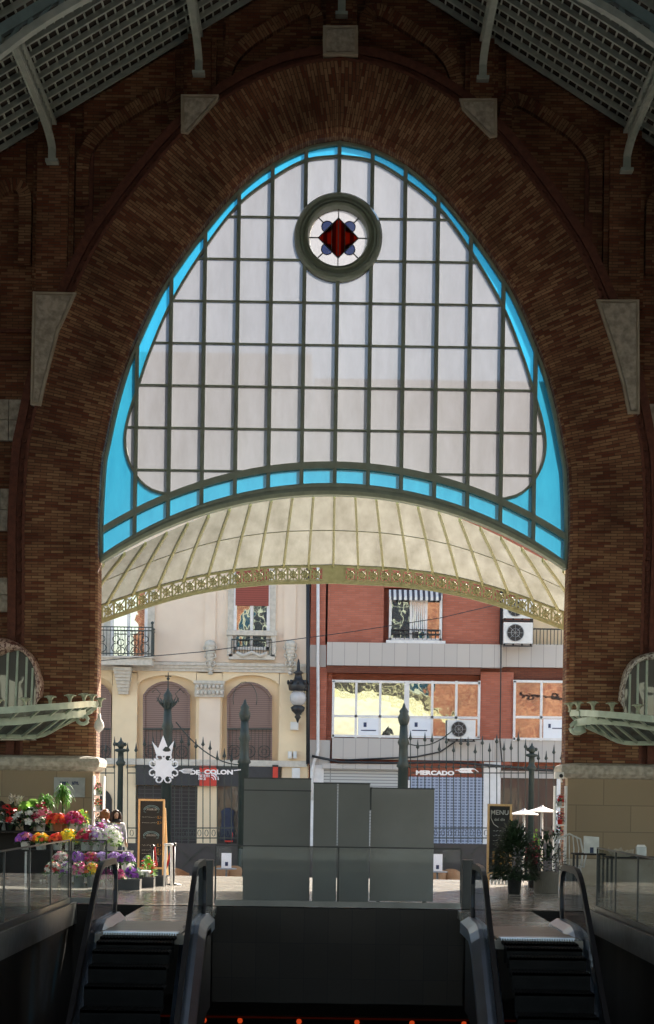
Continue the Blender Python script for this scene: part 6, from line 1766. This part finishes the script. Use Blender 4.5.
    garment('trousers', [gp('pel', (.16,.125), None), gp('lhip', (.098,.105), 0), gp('lkn', (.072,.075), 1), (order[V['lkn']][0].lerp(order[V['lan']][0], .9), (.055,.06), 2), gp('rhip', (.098,.105), 0), gp('rkn', (.072,.075), 4), (order[V['rkn']][0].lerp(order[V['ran']][0], .9), (.055,.06), 5)], trousers)
    # hair: shell over skull and back, long locks to the shoulders
    m = MB(); hc = B(0,-.015,1.615); n = 12
    m.ball(hc, .105*k, 10, .92, 1.05, 1.08)
    o = m.build('hair', hair, t)
    # open the face: pull the shell's front vertices behind the face line
    for vv in o.data.vertices:
        w = vv.co+foot-hc; f = w.dot(fx); 
        if f > .03*k and w.z < .055*k: vv.co -= fx*(f-.02*k)
    if hairlen > 0:
        m = MB()
        for a in range(-5, 6):
            q = a/5*1.9; dirv = (-fx*math.cos(q)+sx*math.sin(q))
            p0 = hc+dirv*.085*k+Vector((0,0,.05*k)); m.tube(spline([p0, p0+dirv*.03*k+Vector((0,0,-.09*k)), p0+dirv*.035*k+Vector((0,0,-.18*k)), p0+dirv*.03*k+Vector((0,0,-hairlen*k))], 6), [.02*k,.03*k,.032*k,.032*k,.03*k,.024*k,.01*k], 6)
        m.build('hair_locks', hair, t)
    m = MB()
    for s_ in (-1, 1): m.ball(B(s_*.032, .085, 1.59), .010*k, 5)
    m.build('eyes', 'black', t); MB().tube([B(-.025,.092,1.535), B(0,.098,1.532), B(.025,.092,1.535)], .006*k, 5).build('lips', 'crimson_lip', t)
    if scarf: MB().tube([B(.085*math.cos(q), .02+.085*math.sin(q), 1.45) for q in [2*PI*j/12 for j in range(12)]], .045*k, 7, True).build('scarf', 'scarf', t)
    return t
person('person with long brown hair and dark scarf in pale jacket, tending the orchids', (116, 810.5), 43.2, None, .35, 'hair_b', .30, 'cloth_g', scarf=True)
person('person with auburn hair turned away, beside the white plant shelf', (106, 810), 43.5, None, 2.2, 'hair_o', .16, 'cloth_p')
person('person with dark hair at the very edge of the photo behind the flower stall', (1.5, 802), 43.3, None, 2.6, 'hair_k', .10, 'cloth_n')

# ================================================================ camera, sun, sky
cam = bpy.data.cameras.new('camera'); co = bpy.data.objects.new('camera', cam); COL.objects.link(co)
co.location = (0, 0, EYE)
co.rotation_euler = (Matrix.Rotation(R(90), 3, 'X') @ Matrix.Rotation(ROLL, 3, 'Z')).to_euler()
cam.sensor_fit = 'AUTO'; cam.sensor_width = 36; cam.lens = 36*F/1024
cam.shift_x = (327-VX)/1024; cam.shift_y = (VY-512)/1024
cam.clip_end = 500
sc.camera = co
sun = bpy.data.lights.new('sun', 'SUN'); so = bpy.data.objects.new('sun', sun); COL.objects.link(so)
sun.energy = 17.0; sun.angle = R(.55); sun.color = (1.0, .93, .82)
el, az = R(30), R(28)
d = Vector((math.sin(az)*math.cos(el), math.cos(az)*math.cos(el), math.sin(el)))
so.rotation_euler = d.to_track_quat('Z', 'Y').to_euler()
w = bpy.data.worlds.new('sky'); sc.world = w; w.use_nodes = True
t = w.node_tree; t.nodes.clear()
o = t.nodes.new('ShaderNodeOutputWorld'); b = t.nodes.new('ShaderNodeBackground'); s = t.nodes.new('ShaderNodeTexSky')
s.sky_type = 'NISHITA'; s.sun_disc = False; s.sun_elevation = el; s.sun_rotation = PI/2 - (PI/2 - az) ; s.air_density = 1.0; s.dust_density = 1.5
b.inputs[1].default_value = .50
vm = t.nodes.new('ShaderNodeMix'); vm.data_type = 'RGBA'; vm.blend_type = 'MULTIPLY'; vm.inputs[0].default_value = 1; vm.inputs[7].default_value = (1.12, 1.0, .86, 1)
t.links.new(s.outputs[0], vm.inputs[6]); t.links.new(vm.outputs[2], b.inputs[0]); t.links.new(b.outputs[0], o.inputs[0])
sc.view_settings.view_transform = 'Standard'; sc.view_settings.look = 'None'
sc.view_settings.gamma = 1; sc.view_settings.use_curve_mapping = False
sc.view_settings.exposure = 0.0
sc.cycles.max_bounces = 8; sc.cycles.diffuse_bounces = 4; sc.cycles.glossy_bounces = 4
sc.cycles.transparent_max_bounces = 16; sc.cycles.transmission_bounces = 6
sc.cycles.sample_clamp_indirect = 6
sc.cycles.use_denoising = True
